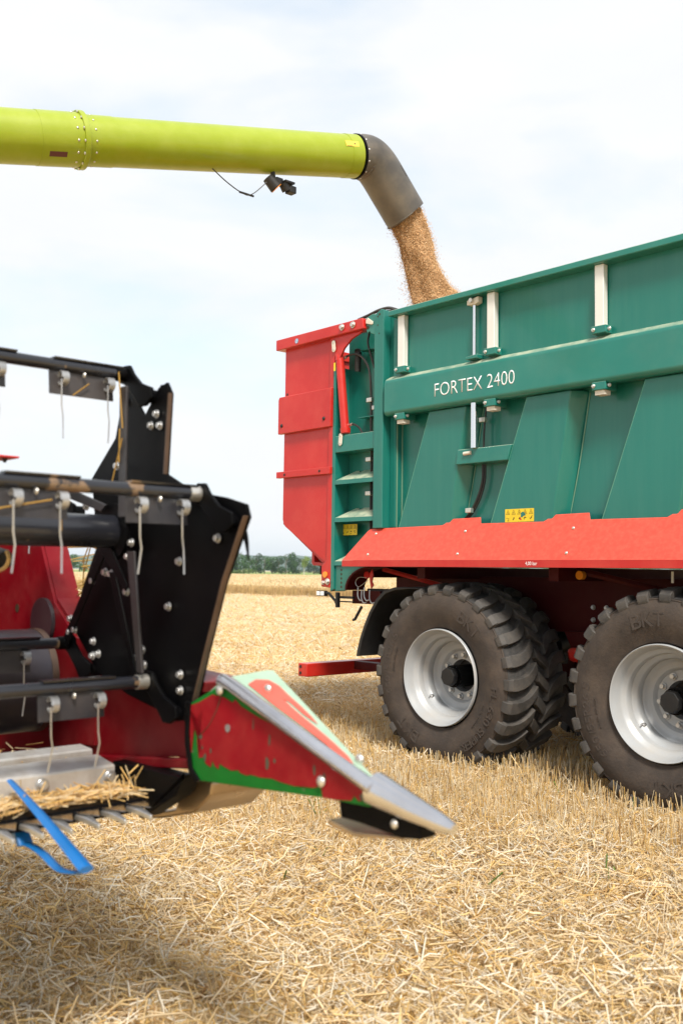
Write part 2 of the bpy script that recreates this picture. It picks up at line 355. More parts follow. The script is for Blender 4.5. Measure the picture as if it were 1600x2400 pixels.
def mound(x, y):
    return (np.sin(x * 2.1 + 1.3 * np.sin(y * 1.1)) + np.sin(y * 2.7 + 1.7 * np.sin(x * .9 + 2)) + .6 * np.sin(x * 5.3 + y * 4.1) + .6 * np.sin(y * 7.1 - x * 3.7)) / 3.2
def sample(n, y0, y1, p, margin=1.5):
    y = y0 + (y1 - y0) * rng.uniform(0, 1, n) ** p; x = rng.uniform(-1, 1, n) * (.36 * y + margin); return x, y
def lay(name, n, y0, y1, p, segs, lmin, lmax, rmin, rmax, hbase, hvar, tilt, label, flatfrac=.32):
    x, y = sample(n, y0, y1, p); m = mound(x, y)
    keep = rng.uniform(0, 1, n) < .62 + .38 * m; x, y, m = x[keep], y[keep], m[keep]; n = len(x)
    z = hbase * (1 + .9 * m) * rng.uniform(.15, 1, n) + hvar * rng.uniform(0, 1, n) ** 2 + .008
    th = rng.uniform(0, 2 * math.pi, n); ti = rng.normal(0, tilt, n); d = np.stack([np.cos(th) * np.cos(ti), np.sin(th) * np.cos(ti), np.sin(ti)], 1)
    Ln = rng.uniform(lmin, lmax, n) * np.where(rng.uniform(0, 1, n) < .12, 1.9, 1); rad = rng.uniform(rmin, rmax, n)
    fl = np.where(rng.uniform(0, 1, n) < flatfrac, rng.uniform(1.5, 2.4, n), 1.0)
    z = np.maximum(z, np.abs(np.sin(ti)) * Ln * .5 * .8)
    bend = rng.normal(0, .35, (n, 3)) if segs > 1 else None
    a = straw_arrays(np.stack([x, y, z], 1), d, Ln, rad, segs, bend, fl, straw_colors(n))
    return tag(big_mesh(name, a[0], a[1], 4, STRAW, a[2]), label, 'straw', kind='stuff')
lay('loose_straw', 150000, 2.5, 7.5, .90, 2, .035, .14, .0016, .0032, .05, .045, .42, 'loose chopped straw lying thick over the foreground of the field')
lay('loose_straw', 110000, 6.8, 15, .75, 1, .06, .18, .0024, .0044, .05, .05, .42, 'loose straw scattered around and under the green trailer')
lay('loose_straw', 150000, 14, 60, .75, 1, .09, .24, .0036, .0072, .03, .04, .4, 'loose straw littering the open field behind the trailer')
def stubble(name, n, y0, y1, p, hmin, hmax, rmin, rmax, label, jit=.022, row=.125, lean=.13):
    x, y = sample(n, y0, y1, p); P = np.stack([x, y], 1)
    lx = P @ np.array(U.xy); ly = P @ np.array(V.xy)
    ly = np.round(ly / row) * row + rng.normal(0, jit, n); clump = .075
    lx = np.round(lx / clump + rng.uniform(-.2, .2, n)) * clump + rng.normal(0, .014, n)
    P = lx[:, None] * np.array(U.xy)[None] + ly[:, None] * np.array(V.xy)[None]
    m = mound(P[:, 0] * .7, P[:, 1] * .7); q_ = (P - np.array([.70, 7.36])) @ np.array(V.xy); tall = 1 / (1 + np.exp(-(q_ + 1.9) * 5)) / (1 + np.exp((q_ - .9) * 4)); h = rng.uniform(hmin, hmax, n) * (1 + .22 * m) * (.50 + .50 * tall)
    d = np.stack([rng.normal(0, lean, n), rng.normal(0, lean, n), np.ones(n)], 1)
    fl = rng.uniform(0, 1, n) < .12; d[fl, :2] *= 5
    c = np.stack([P[:, 0], P[:, 1], h * .48], 1)
    cols = straw_colors(n, .92) * np.array([[1.0, .95, .82]])
    a = straw_arrays(c, d, h, rng.uniform(rmin, rmax, n), 1, None, None, cols)
    return tag(big_mesh(name, a[0], a[1], 4, STRAW, a[2]), label, 'stubble', kind='stuff')
stubble('stubble', 15000, 2.6, 5.2, .8, .06, .11, .0018, .0028, 'short cut wheat stalks standing beneath the foreground straw')
stubble('stubble', 38000, 5.0, 10.5, .85, .12, .20, .0020, .0030, 'upright cut wheat stubble in rows in front of the trailer wheels')
stubble('stubble', 34000, 10, 26, .75, .10, .15, .0035, .0055, 'stubble rows running back across the open field')

# ------------------------------------------------------------ standing wheat, grass, trees, hills
OT = Vector((.70, 7.36, 0))
def W(lx, ly, z=0): return OT + U * lx + V * ly + Vector((0, 0, z))
def wheat_field():
    n = 34000
    lx = rng.uniform(-75, 6, n); ly = 29.8 + 2.6 * rng.uniform(0, 1, n) ** 1.7 + .25 * np.sin(lx * .8) + .12 * np.sin(lx * 3.1)
    h = rng.uniform(.36, .56, n)
    c = np.array(OT)[None] + lx[:, None] * np.array(U)[None] + ly[:, None] * np.array(V)[None]; c[:, 2] = h * .5
    d = np.stack([rng.normal(0, .10, n), rng.normal(0, .10, n), np.ones(n)], 1)
    col = np.array([[.60, .42, .19]]) * rng.uniform(.75, 1.2, (n, 1)) * np.array([1, 1, 1]) + rng.normal(0, .012, (n, 3))
    a = straw_arrays(c, d, h, rng.uniform(.008, .016, n), 1, None, None, np.clip(col, .05, .9))
    # heads: canopy of many small leaning blades over a solid crop sheet
    n2 = 42000; lx = rng.uniform(-190, 30, n2); ly = 30.3 + 110 * rng.uniform(0, 1, n2) ** 2.2
    c2 = np.array(OT)[None] + lx[:, None] * np.array(U)[None] + ly[:, None] * np.array(V)[None]
    c2[:, 2] = .46 + .05 * np.sin(lx * .31 + ly * .2) + .04 * rng.normal(0, 1, n2)
    d2 = np.stack([rng.normal(0, .6, n2), rng.normal(0, .6, n2), np.ones(n2)], 1)
    col2 = np.array([[.68, .52, .29]]) * rng.uniform(.8, 1.18, (n2, 1)) + np.zeros((n2, 3))
    a2 = straw_arrays(c2, d2, rng.uniform(.12, .3, n2), rng.uniform(.02, .035, n2), 1, None, None, col2)
    xs = np.linspace(-260, 160, 140); ys = np.array([30.4, 30.9, 32, 35, 40, 48, 60, 80, 110, 150])
    X, Y = np.meshgrid(xs, ys); Z = .42 + .04 * np.sin(X * .31 + Y * .2) + rng.normal(0, .02, X.shape); Z[0] = 0
    g = np.array(OT)[None] + X.ravel()[:, None] * np.array(U)[None] + Y.ravel()[:, None] * np.array(V)[None]; g[:, 2] = Z.ravel()
    w = len(xs); F = []
    for j in range(len(ys) - 1):
        i = np.arange(w - 1); F.append(np.stack([j * w + i, j * w + i + 1, (j + 1) * w + i + 1, (j + 1) * w + i], 1).ravel())
    F = np.concatenate(F); gc = np.concatenate([np.array([[.62, .47, .25]]) * rng.uniform(.88, 1.1, (len(g), 1)), np.ones((len(g), 1))], 1)
    co = np.concatenate([a[0], a2[0], g]); lp = np.concatenate([a[1], a2[1] + len(a[0]), F + len(a[0]) + len(a2[0])]); cl = np.concatenate([a[2], a2[2], gc])
    tag(big_mesh('wheat_crop', co, lp, 4, WHEAT, cl), 'band of uncut golden wheat standing beyond the stubble', 'wheat', kind='stuff')
wheat_field()
MEADOW = mat('meadow_grass', (.20, .26, .06), .9, var=.25, var_scale=.15)
bm = nb(); vs = [bm.verts.new(W(a, b, .05)) for a, b in ((-900, 150), (500, 150), (500, 900), (-900, 900))]; bm.faces.new(vs)
tag(obj('meadow', bm, MEADOW), kind='structure')

def leaf_cloud(lobes, n, size, base, yel=.3):
    pts = []; 
    w = np.array([l[3] ** 2 * l[4] for l in lobes]); k = rng.choice(len(lobes), n, p=w / w.sum())
    Lb = np.array(lobes); v = rng.normal(0, 1, (n, 3)); v /= np.linalg.norm(v, axis=1, keepdims=True); rr = rng.uniform(.55, 1.08, n) ** .6
    c = Lb[k, :3] + v * rr[:, None] * np.stack([Lb[k, 3], Lb[k, 3], Lb[k, 4]], 1)
    a = rng.normal(0, 1, (n, 3)); a /= np.linalg.norm(a, axis=1, keepdims=True); b = np.cross(a, v + rng.normal(0, .4, (n, 3))); b /= np.linalg.norm(b, axis=1, keepdims=True)
    s = rng.uniform(.5, 1.3, n)[:, None] * size
    q = np.stack([c - a * s, c - b * s * .7, c + a * s, c + b * s * .7], 1).reshape(-1, 3)
    col = np.array([base]) * rng.uniform(.6, 1.45, (n, 1)) * np.array([[1, 1, 1]]) + np.array([[yel, yel * .8, 0]]) * .05 * rng.uniform(0, 1, (n, 1))
    C = np.repeat(np.concatenate([col, np.ones((n, 1))], 1), 4, axis=0)
    return q, np.arange(4 * n), C
TREES = {}
def tree_mesh(kind, seed):
    st = np.random.default_rng(seed); lobes = []
    if kind == 'birch':
        for i in range(9): h = .45 + .5 * i / 9; lobes.append((st.normal(0, .07), st.normal(0, .07), h, .16 * (1.15 - abs(h - .65) * 1.5), .10))
        base = (.17, .25, .05); yel = 1
    elif kind == 'bush':
        for i in range(8): lobes.append((st.normal(0, .28), st.normal(0, .2), st.uniform(.25, .6), .26, .24))
        base = (.10, .17, .03); yel = .6
    else:
        for i in range(13):
            h = st.uniform(.10, .86); s = .30 * math.sqrt(max(.1, 1 - ((h - .5) / .55) ** 2)); a = st.uniform(0, 6.28)
            lobes.append((math.cos(a) * s, math.sin(a) * s, h, st.uniform(.13, .20), st.uniform(.11, .17)))
        base = {'dark': (.022, .060, .016), 'mid': (.050, .120, .026), 'oak': (.032, .088, .018)}[kind]; yel = .2
    n = 1500
    a = leaf_cloud(lobes, n, .030 if kind != 'birch' else .022, base, yel)
    me = big_mesh('crown', a[0], a[1], 4, LEAF, a[2]); mesh = me.data; COL.objects.unlink(me); bpy.data.objects.remove(me)
    bm = tube([(0, 0, 0), (.01, 0, .3), (-.01, .01, .6), (0, 0, .85)], .02, 7, radii=lambda t: .028 * (1 - t) + .004)
    for i in range(5):
        an = i * 1.4; h = .3 + .09 * i; tube([(0, 0, h), (math.cos(an) * .12, math.sin(an) * .12, h + .1), (math.cos(an) * .24, math.sin(an) * .24, h + .2)], .01, 5, bm=bm, radii=lambda t: .011 * (1 - t) + .002)
    o = obj('trunk', bm, BIRCHB if kind == 'birch' else BARK, None, smooth=True); tm = o.data; COL.objects.unlink(o); bpy.data.objects.remove(o)
    return mesh, tm
for kd, sd in (('dark', 1), ('mid', 2), ('oak', 3), ('birch', 4), ('bush', 5), ('dark', 6)): TREES.setdefault(kd, []).append(tree_mesh(kd, sd))
def tree(name, px, D, height, wide, kind, label, group='trees along the far edge of the field', base=0.0):
    # px: bearing of the trunk, as tangent
    r = empty(name, (px * D, D, base), random.uniform(0, 6.28)); ms = random.choice(TREES[kind]); s = random.uniform(.9, 1.1)
    for nm, me in (('crown', ms[0]), ('trunk', ms[1])):
        o = bpy.data.objects.new(nm, me); link(o, r)
    height *= .74; wide *= .76; r.scale = (wide, wide, height); tag(r, label, 'bush' if kind == 'bush' else 'tree', group if kind != 'bush' else None); return r
f = 2350.
def bear(px): return (px - 800) / f
# the trees the gap between header and trailer shows (bearing, distance, height, crown width)
seen = [(534, 400, 13.6, 15, 'dark', 'dense dark tree at the left end of the gap behind the header'),
 (556, 405, 14.2, 15, 'oak', 'tall dense tree right beside the black header hook'),
 (585, 415, 10.6, 11, 'mid', 'lower tree just right of the header hook'),
 (602, 420, 12.3, 10, 'dark', 'dark upright tree left of the pale green group'),
 (622, 425, 10.8, 11, 'mid', 'pale green round tree in the middle of the gap'),
 (640, 425, 10.4, 11, 'mid', 'pale green tree right of the round one in mid gap'),
 (655, 420, 9.8, 8, 'dark', 'dark narrow tree beside the tall pointed one'),
 (672, 420, 13.2, 13, 'oak', 'tallest pointed tree in the gap left of the trailer'),
 (688, 430, 10.2, 10, 'dark', 'dark low tree under the tailgate edge'),
 (703, 470, 10.0, 11, 'dark', 'dark low tree left of the yellow green birch'),
 (737, 470, 9.6, 12, 'dark', 'dark low tree behind the pale trunk below the tailgate'),
 (752, 470, 9.6, 12, 'dark', 'dark low tree right beside the trailer corner')]
for px, D, h, w, k, lb in seen: tree('tree', bear(px), D, h, w, k, lb)
tree('birch_tree', bear(714), 372, 9.6, 9, 'birch', 'yellow green birch with a pale trunk left of the red tailgate')
tree('bush', bear(573), 372, 3.6, 9, 'bush', 'light green bush at the foot of the trees behind the header hook')
tree('bush', bear(541), 372, 1.9, 8, 'bush', 'low light green bush beside the header shield edge')
for i, px in enumerate(list(range(-330, 500, 52)) + list(range(775, 1900, 75))):
    k = random.choice(['dark', 'mid', 'oak']); tree('tree', bear(px), random.uniform(400, 450), random.uniform(9.5, 13.5), random.uniform(13, 17), k, 'broadleaf tree of the far row hidden from view by the machines', 'trees of the far row behind the machines')
# wooded hill far behind
def hill():
    xs = np.linspace(-2600, 2600, 260); rows = [(2500, 0), (2650, .55), (2800, .88), (3000, 1.0), (3400, .6)]
    co = []; 
    prof = 45 + 3 * np.sin(xs / 420 + 1) + 1.5 * np.sin(xs / 90) + rng.normal(0, .7, len(xs))
    for y, k in rows:
        jit = rng.normal(0, 1.2, len(xs)) if 0 < k else 0
        co.append(np.stack([xs, np.full_like(xs, y), prof * k + jit], 1))
    co = np.concatenate(co); w = len(xs); F = []
    for j in range(len(rows) - 1):
        i = np.arange(w - 1); F.append(np.stack([j * w + i, j * w + i + 1, (j + 1) * w + i + 1, (j + 1) * w + i], 1).ravel())
    m = mat('wooded_hill', (.045, .085, .045), 1, var=.45, var_scale=.03)
    tag(big_mesh('hills', co, np.concatenate(F), 4, m), kind='structure')
hill()
HAZE_DENSITY = 0.00013
if HAZE_DENSITY:
    hm = bpy.data.materials.new('haze_air'); hm.use_nodes = True; t = hm.node_tree; t.nodes.clear()
    o_ = t.nodes.new('ShaderNodeOutputMaterial'); pv = t.nodes.new('ShaderNodeVolumePrincipled'); pv.inputs['Density'].default_value = HAZE_DENSITY; pv.inputs['Color'].default_value = (.72, .84, 1, 1)
    t.links.new(pv.outputs[0], o_.inputs['Volume'])
    o = obj('haze', bx(-4200, 4200, -1600, 6200, -1, 75), hm); tag(o, kind='stuff')
    o['label'] = 'thin bluish summer haze over the whole field'

exec_parts = []
# ============================================================ TRAILER
T = empty('grain_trailer', OT, ROTZ)
tag(T, 'green and red tandem axle tipping trailer with FORTEX 2400 on its side', 'trailer')
XF = 5.4   # front end of the body, outside the view
# body
obj('side_wall', bx(-.60, XF, .24, .262, 1.50, 3.0), GREEN, T)
obj('upper_side_wall', bx(-.60, XF, .135, .157, 2.985, 3.459), GREEN, T)
obj('far_side_wall', bx(-1.28, XF, 2.30, 2.32, 1.50, 3.47), GREEN, T)
obj('front_wall', bx(XF, XF + .03, .24, 2.32, 1.50, 3.47), GREEN, T)
obj('body_floor', bx(-1.28, XF, .262, 2.30, 1.50, 1.54), GREEN, T)
bm = prism([(.02 + .02, 3.460), (.262, 3.460), (.262, 3.472), (.285, 3.472), (.285, 3.505), (.04, 3.505)], 0, 1)
for v in bm.verts: v.co = Vector((-.57 + v.co.y * (XF + .57), v.co.x, v.co.z))
obj('top_rim', bm, GREENB, T, bevel=.006)
bm = prism([(2.28, 3.472), (2.46, 3.472), (2.46, 3.505), (2.28, 3.505)], 0, 1)
for v in bm.verts: v.co = Vector((-1.0 + v.co.y * (XF + 1.0), v.co.x, v.co.z))
obj('top_rim', bm, GREENB, T, bevel=.006)
# heap of grain lying in the body
gxs = np.linspace(-1.25, XF - .05, 60); gys = np.linspace(.27, 2.29, 24); GX, GY = np.meshgrid(gxs, gys)
GZ = 3.05 - .05 * (GX + 1) ** 1 - .25 * (GY - 1.2) ** 2 + rng.normal(0, .006, GX.shape)
F = []; w_ = len(gxs)
for j in range(len(gys) - 1):
    i = np.arange(w_ - 1); F.append(np.stack([j * w_ + i, j * w_ + i + 1, (j + 1) * w_ + i + 1, (j + 1) * w_ + i], 1).ravel())
heap = big_mesh('grain_heap', np.stack([GX.ravel(), GY.ravel(), GZ.ravel()], 1), np.concatenate(F), 4, GRAINC)
heap.location = OT; heap.rotation_euler = (0, 0, ROTZ); tag(heap, 'harvested grain lying inside the green trailer body', 'grain', kind='stuff')
# horizontal beam with rounded edges
prof = [(.235, 2.99), (.235, 3.022), (.20, 3.024), (.12, 2.992), (.085, 2.972), (.068, 2.955), (.060, 2.93), (.060, 2.715), (.066, 2.695), (.082, 2.680), (.105, 2.675), (.235, 2.69)]
bm = prism(prof, 0, 1)
for v in bm.verts: v.co = Vector((-.632 + v.co.y * (XF + .632), v.co.x, v.co.z))
obj('side_beam', bm, GREENB, T, smooth=True, bevel=.003)
text('lettering', 'FORTEX 2400', WHITE, T, (-.085, .0588, 2.765), .098, .755, extrude=.0006, thin=-.012)
# rear corner post: front channel plus recessed flange
obj('corner_post', prism([(-.775, 1.795), (-.668, 1.795), (-.668, 3.545), (-.70, 3.555), (-.775, 3.52)], .085, .30), GREEN, T, bevel=.005)
obj('post_flange', bx(-.6655, -.602, .165, .30, 1.80, 3.515), GREEN, T, bevel=.003)
for z in (2.05, 2.4, 2.9, 3.3):
    pass
# posts
bm = bx(-.035, .033, .080, .128, 3.035, 3.459); P0 = obj('rail_post', bm, ALU, T, bevel=.004)
bm = bx(-.055, .055, .068, .20, 3.005, 3.055); B0 = obj('post_bracket', bm, GREENB, T, bevel=.004)
bm = bx(-.052, .052, .068, .20, 2.635, 2.688); L0 = obj('lower_bracket', bm, GREENB, T, bevel=.004)
bm = bx(-.036, .036, .082, .150, 2.605, 2.634); S0 = obj('post_stub', bm, CREAM, T)
K0 = hexbolt('bracket_bolt', ZINC, .010, .014, T)
first = True
for i in range(7):
    x = -.468 + .906 * i
    for q in (P0, B0, L0, S0):
        (q if first else copy(q)).location = (x, 0, 0)
    for dx in (-.036, .062):
        for z in (3.03, 2.662):
            o = K0 if (first and dx < 0 and z > 3) else copy(K0); o.location = (x + dx, .067 if dx < .05 else .10, z)
    first = False
# slanted ribs
def rib(x, parent):
    f_ = [(x - .21, 2.676), (x + .16, 2.676), (x - .01, 1.70), (x - .56, 1.70)]
    b_ = [(x - .21, 2.676), (x + .235, 2.676), (x + .06, 1.70), (x - .56, 1.70)]
    bm = nb(); ys = [.13, .239]
    A = [bm.verts.new((a, ys[0], c)) for a, c in f_]; Bk = [bm.verts.new((a, ys[1], c)) for a, c in b_]
    bm.faces.new(A); bm.faces.new(Bk[::-1])
    for i in range(4): bm.faces.new((A[i], A[(i + 1) % 4], Bk[(i + 1) % 4], Bk[i]))
    return obj('side_rib', bm, GREEN, parent, bevel=.008, seg=3)
EDGE = mat('dusty_edge_highlight', (.10, .30, .22), .6)  # pale strip paints the edge highlight and dust of each rib
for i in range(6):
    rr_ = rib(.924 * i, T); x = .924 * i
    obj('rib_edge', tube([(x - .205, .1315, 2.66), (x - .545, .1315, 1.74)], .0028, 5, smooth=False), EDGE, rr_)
SEAL = mat('joint_sealant', (.16, .28, .19), .7)
for i in range(6):
    x = .924 * i
    obj('weld_seam', tube([(x + .243, .237, 2.66), (x + .155, .237, 2.18), (x + .07, .237, 1.80)], .0035, 5), SEAL, T)
obj('weld_seam', bx(-.600, -.594, .232, .2395, 1.8, 2.66), SEAL, T); obj('weld_seam', bx(-.6015, -.596, .176, .184, 1.8, 2.66), SEAL, T)
# tarp tension cylinder and rod
obj('piston_rod', cyl((.270, .10, 3.02), (.270, .10, 3.43), .0135, seg=16), CHROME, T, smooth=True)
obj('rod_end', prism([(.215, 3.44), (.325, 3.455), (.325, 3.41), (.29, 3.40), (.215, 3.405)], .075, .125), CREAM, T, bevel=.005)
obj('rod_pin', cyl((.27, .05, 3.43), (.27, .15, 3.43), .016, seg=12), ZINC, T, smooth=True)
obj('cylinder_barrel', cyl((.270, .10, 2.352), (.270, .10, 2.68), .026, seg=20), CHROME, T, smooth=True)
obj('rod_gaiter', prism([(.215, 3.0), (.325, 3.0), (.325, 3.03), (.215, 3.02)], .065, .13), GREENB, T, bevel=.004)
obj('cross_bracket', prism([(.10, 2.353), (.60, 2.353), (.565, 2.243), (.078, 2.243)], .112, .232), GREENB, T, bevel=.006)
obj('lock_tab', tube([(.165, .108, 2.318), (.235, .108, 2.322)], .014, 10, smooth=False), CREAM, T, smooth=True)
obj('hose_line', tube([(.30, .20, 2.66), (.285, .195, 2.5), (.285, .19, 2.36)], .0075, 7), HOSE, T, smooth=True)
obj('hose_line', tube([(.278, .19, 2.24), (.274, .19, 2.12), (.23, .19, 2.0), (.165, .19, 1.90), (.10, .19, 1.84)], .010, 7), HOSE, T, smooth=True)
obj('hose_line', tube([(.290, .20, 2.24), (.286, .20, 2.12), (.245, .20, 2.0), (.18, .20, 1.90), (.115, .20, 1.84)], .009, 7), HOSE, T, smooth=True)
clampb = obj('hose_clamp', bx(-.026, .026, -.018, .018, -.018, .018), ZINC, T, bevel=.004)
spread(clampb, [(.285, .18, 2.565), (.165, .17, 1.905)])
# fender
FX0, FX1 = -1.02, XF
tooth = [(-1.03, 1.788), (-.40, 1.795)]
topz = [(-.80, 1.788)]
for i in range(6):
    b0 = .924 * i
    topz += [(b0 - .055, 1.797), (b0 - .03, 1.812), (b0 - .012, 1.843), (b0 + .29, 1.847), (b0 + .318, 1.80)]
topz += [(XF, 1.80)]
topz = [p for p in topz if p[0] <= XF]
bm = nb(); K = .64; FY = -.05
low = [(-1.02, 1.538), (XF, 1.538)]
front = [bm.verts.new((x, FY + (z - 1.538) * K, z)) for x, z in [(-.985, 1.538)] + [(-.845, 1.772), (-.83, 1.785)] + topz + [(XF, 1.538)]]
fc = bm.faces.new(front)
g = bmesh.ops.extrude_face_region(bm, geom=[fc]); bmesh.ops.translate(bm, vec=(0, .006, .004), verts=[v for v in g['geom'] if isinstance(v, bmesh.types.BMVert)])
bmesh.ops.triangulate(bm, faces=[q for q in bm.faces if len(q.verts) > 4])
obj('fender', bm, REDF, T)
obj('fender_skirt', prism([(-.985, 1.537), (XF, 1.537), (XF, 1.489), (-.985, 1.489)], -.05, -.042), REDT, T)
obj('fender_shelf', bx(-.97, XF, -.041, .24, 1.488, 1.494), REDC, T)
rv = dome('rivet', ZINC, .0115, T)
spots = []
for i in range(6):
    x = .205 + .935 * (i - 1); spots += [(x, FY + .21 * K - .004, 1.748), (x + .02, FY + .044 * K - .004, 1.582)]
spread(rv, spots)
for o in [o for o in bpy.data.objects if o.name.startswith('rivet')]: o.rotation_euler = (R(-52), 0, 0) if False else (0, 0, 0)
text('lettering', '4,00 bar', WHITE, T, (.85, -.0508, 1.500), .028, .096, extrude=.0004)
# decals with pictograms
def decal(x0, x1, z0, z1, y, cols, rows, mtl, torn=False):
    d = obj('warning_decal', bx(x0, x1, y - .0012, y, z0, z1), mtl, T)
    cw = (x1 - x0) / cols; ch = (z1 - z0) / 2
    for c in range(cols):
        cx = x0 + cw * (c + .5); cz = z1 - ch * .52; s = min(cw, ch) * .36
        bm = nb(); P = [(cx - s, cz - s * .8), (cx + s, cz - s * .8), (cx, cz + s)]
        for a, b in ((0, 1), (1, 2), (2, 0)):
            p, q = Vector((P[a][0], 0, P[a][1])), Vector((P[b][0], 0, P[b][1])); dd = (q - p).normalized() * .0011; nn = Vector((-dd.z, 0, dd.x))
            v = [bm.verts.new(k + Vector((0, y - .0018, 0))) for k in (p - dd + nn, q + dd + nn, q + dd - nn, p - dd - nn)]; bm.faces.new(v)
        v = [bm.verts.new((cx + a * s, y - .0018, cz + b * s)) for a, b in ((-.18, -.5), (.22, -.5), (.1, .1), (-.1, .25))]; bm.faces.new(v)
        obj('pictogram', bm, INK, d)
        cz = z0 + ch * .5; r_ = random.uniform
        bm = nb()
        for _ in range(3):
            a = Vector((cx + r_(-.8, .3) * s, y - .0018, cz + r_(-.8, .4) * s)); e = Vector((r_(.4, .9) * s, 0, r_(-.2, .8) * s)); nn = Vector((-e.z, 0, e.x)).normalized() * s * .16
            v = [bm.verts.new(k) for k in (a - nn, a + e - nn, a + e + nn, a + nn)]; bm.faces.new(v)
        obj('pictogram', bm, INK, d)
    if torn:
        cx = x0 + (x1 - x0) * .64; cz = z0 + (z1 - z0) * .55; pts = [(-.022, -.016), (-.019, .012), (-.008, .019), (.006, .017), (.017, .003), (.02, -.006), (.004, -.009), (-.008, -.019)]
        bm = nb(); v = [bm.verts.new((cx + a, y - .0022, cz + b)) for a, b in pts]; bm.faces.new(v); obj('torn_patch', bm, GREEN, d)
        bm = nb(); v = [bm.verts.new((cx - .024 + a, y - .002, cz - .03 + b)) for a, b in ((-.008, -.006), (.012, -.007), (.004, .004), (-.004, .012))]; bm.faces.new(v); obj('pictogram', bm, REDLENS, d)
decal(.533, .783, 1.806, 1.897, .1295, 5, 2, YEL, torn=True)
decal(-1.272, -1.085, 1.752, 1.842, .2035, 4, 2, YEL)

# ---- tailgate cheek (red) and its hardware
obj('tailgate_panel', prism([(-1.965, 3.43), (-1.33, 3.43), (-1.33, 1.49), (-1.37, 1.515), (-1.94, 1.84), (-1.975, 1.90)], .12, .14), REDT, T, bevel=.004)
obj('tailgate_flange', prism([(-1.332, 3.43), (-1.275, 3.43), (-1.292, 1.50), (-1.297, 1.31), (-1.412, 1.32), (-1.412, 1.49), (-1.352, 1.54)], .10, .16), REDT, T, bevel=.004)
obj('tailgate_rear', bx(-1.99, -1.955, .141, 2.42, 1.86, 3.43), REDT, T)
obj('tailgate_rear', prism([(-1.985, 1.86), (-1.955, 1.86), (-1.36, 1.50), (-1.39, 1.485)], .141, 2.42), REDT, T)
obj('tailgate_panel', bx(-1.96, -1.30, 2.42, 2.44, 1.88, 3.43), REDT, T)
obj('tailgate_top_bar', prism([(-2.03, 3.515), (-.895, 3.515), (-.875, 3.425), (-2.03, 3.420)], .06, .17), REDT, T, bevel=.006)
obj('tailgate_top_bar', bx(-2.03, -1.93, .172, 2.42, 3.42, 3.51), REDT, T, bevel=.006)
obj('tailgate_band', prism([(-2.005, 2.97), (-1.99, 2.995), (-1.29, 2.995), (-1.293, 2.665), (-2.005, 2.662)], .075, .119), REDT, T, bevel=.006)
obj('tailgate_band', prism([(-2.02, 2.325), (-1.292, 2.325), (-1.292, 2.265), (-2.02, 2.27)], .075, .119), REDT, T, bevel=.004)
obj('gusset_plate', prism([(-1.27, 3.424), (-.92, 3.424), (-.97, 3.40), (-1.06, 3.375), (-1.15, 3.31), (-1.20, 3.24), (-1.262, 3.24), (-1.272, 3.28)], .095, .115), REDT, T, bevel=.003)
db = dome('plug', PLAST, .017, T); spread(db, [(-1.95, .073, 2.735), (-1.375, .073, 2.74)])
db = dome('plug', PLAST, .011, T); spread(db, [(-1.90, .073, 2.296), (-1.425, .073, 2.297), (-1.93, .12, 3.02)])
hb = hexbolt('hex_bolt', ZINC, .021, .022, T); spread(hb, [(-1.135, .058, 3.478), (-1.0, .058, 3.475), (-1.326, .098, 1.362)])
hb = hexbolt('hex_bolt', ZINC, .014, .016, T); spread(hb, [(-1.385, .098, 1.352)])
obj('maker_badge', cyl((-1.735, .0595, 3.462), (-1.735, .057, 3.462), .022, seg=20), DECB, T)
text('badge_symbol', '2', WHITE, T, (-1.745, .0565, 3.448), .028, .018, extrude=.0004)
obj('reflector', cyl((-1.358, .099, 1.42), (-1.358, .088, 1.42), .026, seg=20), AMBER, T, smooth=True)
obj('hydraulic_cylinder', cyl((-1.232, .12, 3.245), (-1.152, .12, 2.615), .036, seg=20), REDT, T, smooth=True)
obj('cylinder_cap', cyl((-1.152, .12, 2.638), (-1.147, .12, 2.596), .045, .040, seg=20), REDT, T, smooth=True)
obj('cylinder_cap', cyl((-1.236, .12, 3.27), (-1.232, .12, 3.22), .030, .039, seg=20), REDT, T, smooth=True)
def linkplate(x, z, dx, dz, y):
    bm = nb(); n = 8; v = []
    d = Vector((dx, 0, dz)); dn = d.normalized(); s = Vector((dn.z, 0, -dn.x)); 
    for e, c in ((1, d), (-1, -d)):
        for i in range(n + 1):
            a = math.pi * i / n - math.pi / 2; v.append(Vector((x, 0, z)) + c + (dn * math.cos(a) * e + s * math.sin(a) * e) * .021)
    bm = prism([(p.x, p.z) for p in v], y, y - .008); l_ = obj('link_plate', bm, CREAM, T, bevel=.002)
    for sg in (1, -1): o = dome('link_pin', STEEL, .007, l_); o.location = (x + sg * dx, y - .009, z + sg * dz)
linkplate(-1.272, 3.345, .003, -.030, .09); linkplate(-1.178, 2.545, .003, .032, .095)
obj('cylinder_decal', bx(-1.262, -1.240, .0795, .081, 3.13, 3.20), YEL, T)
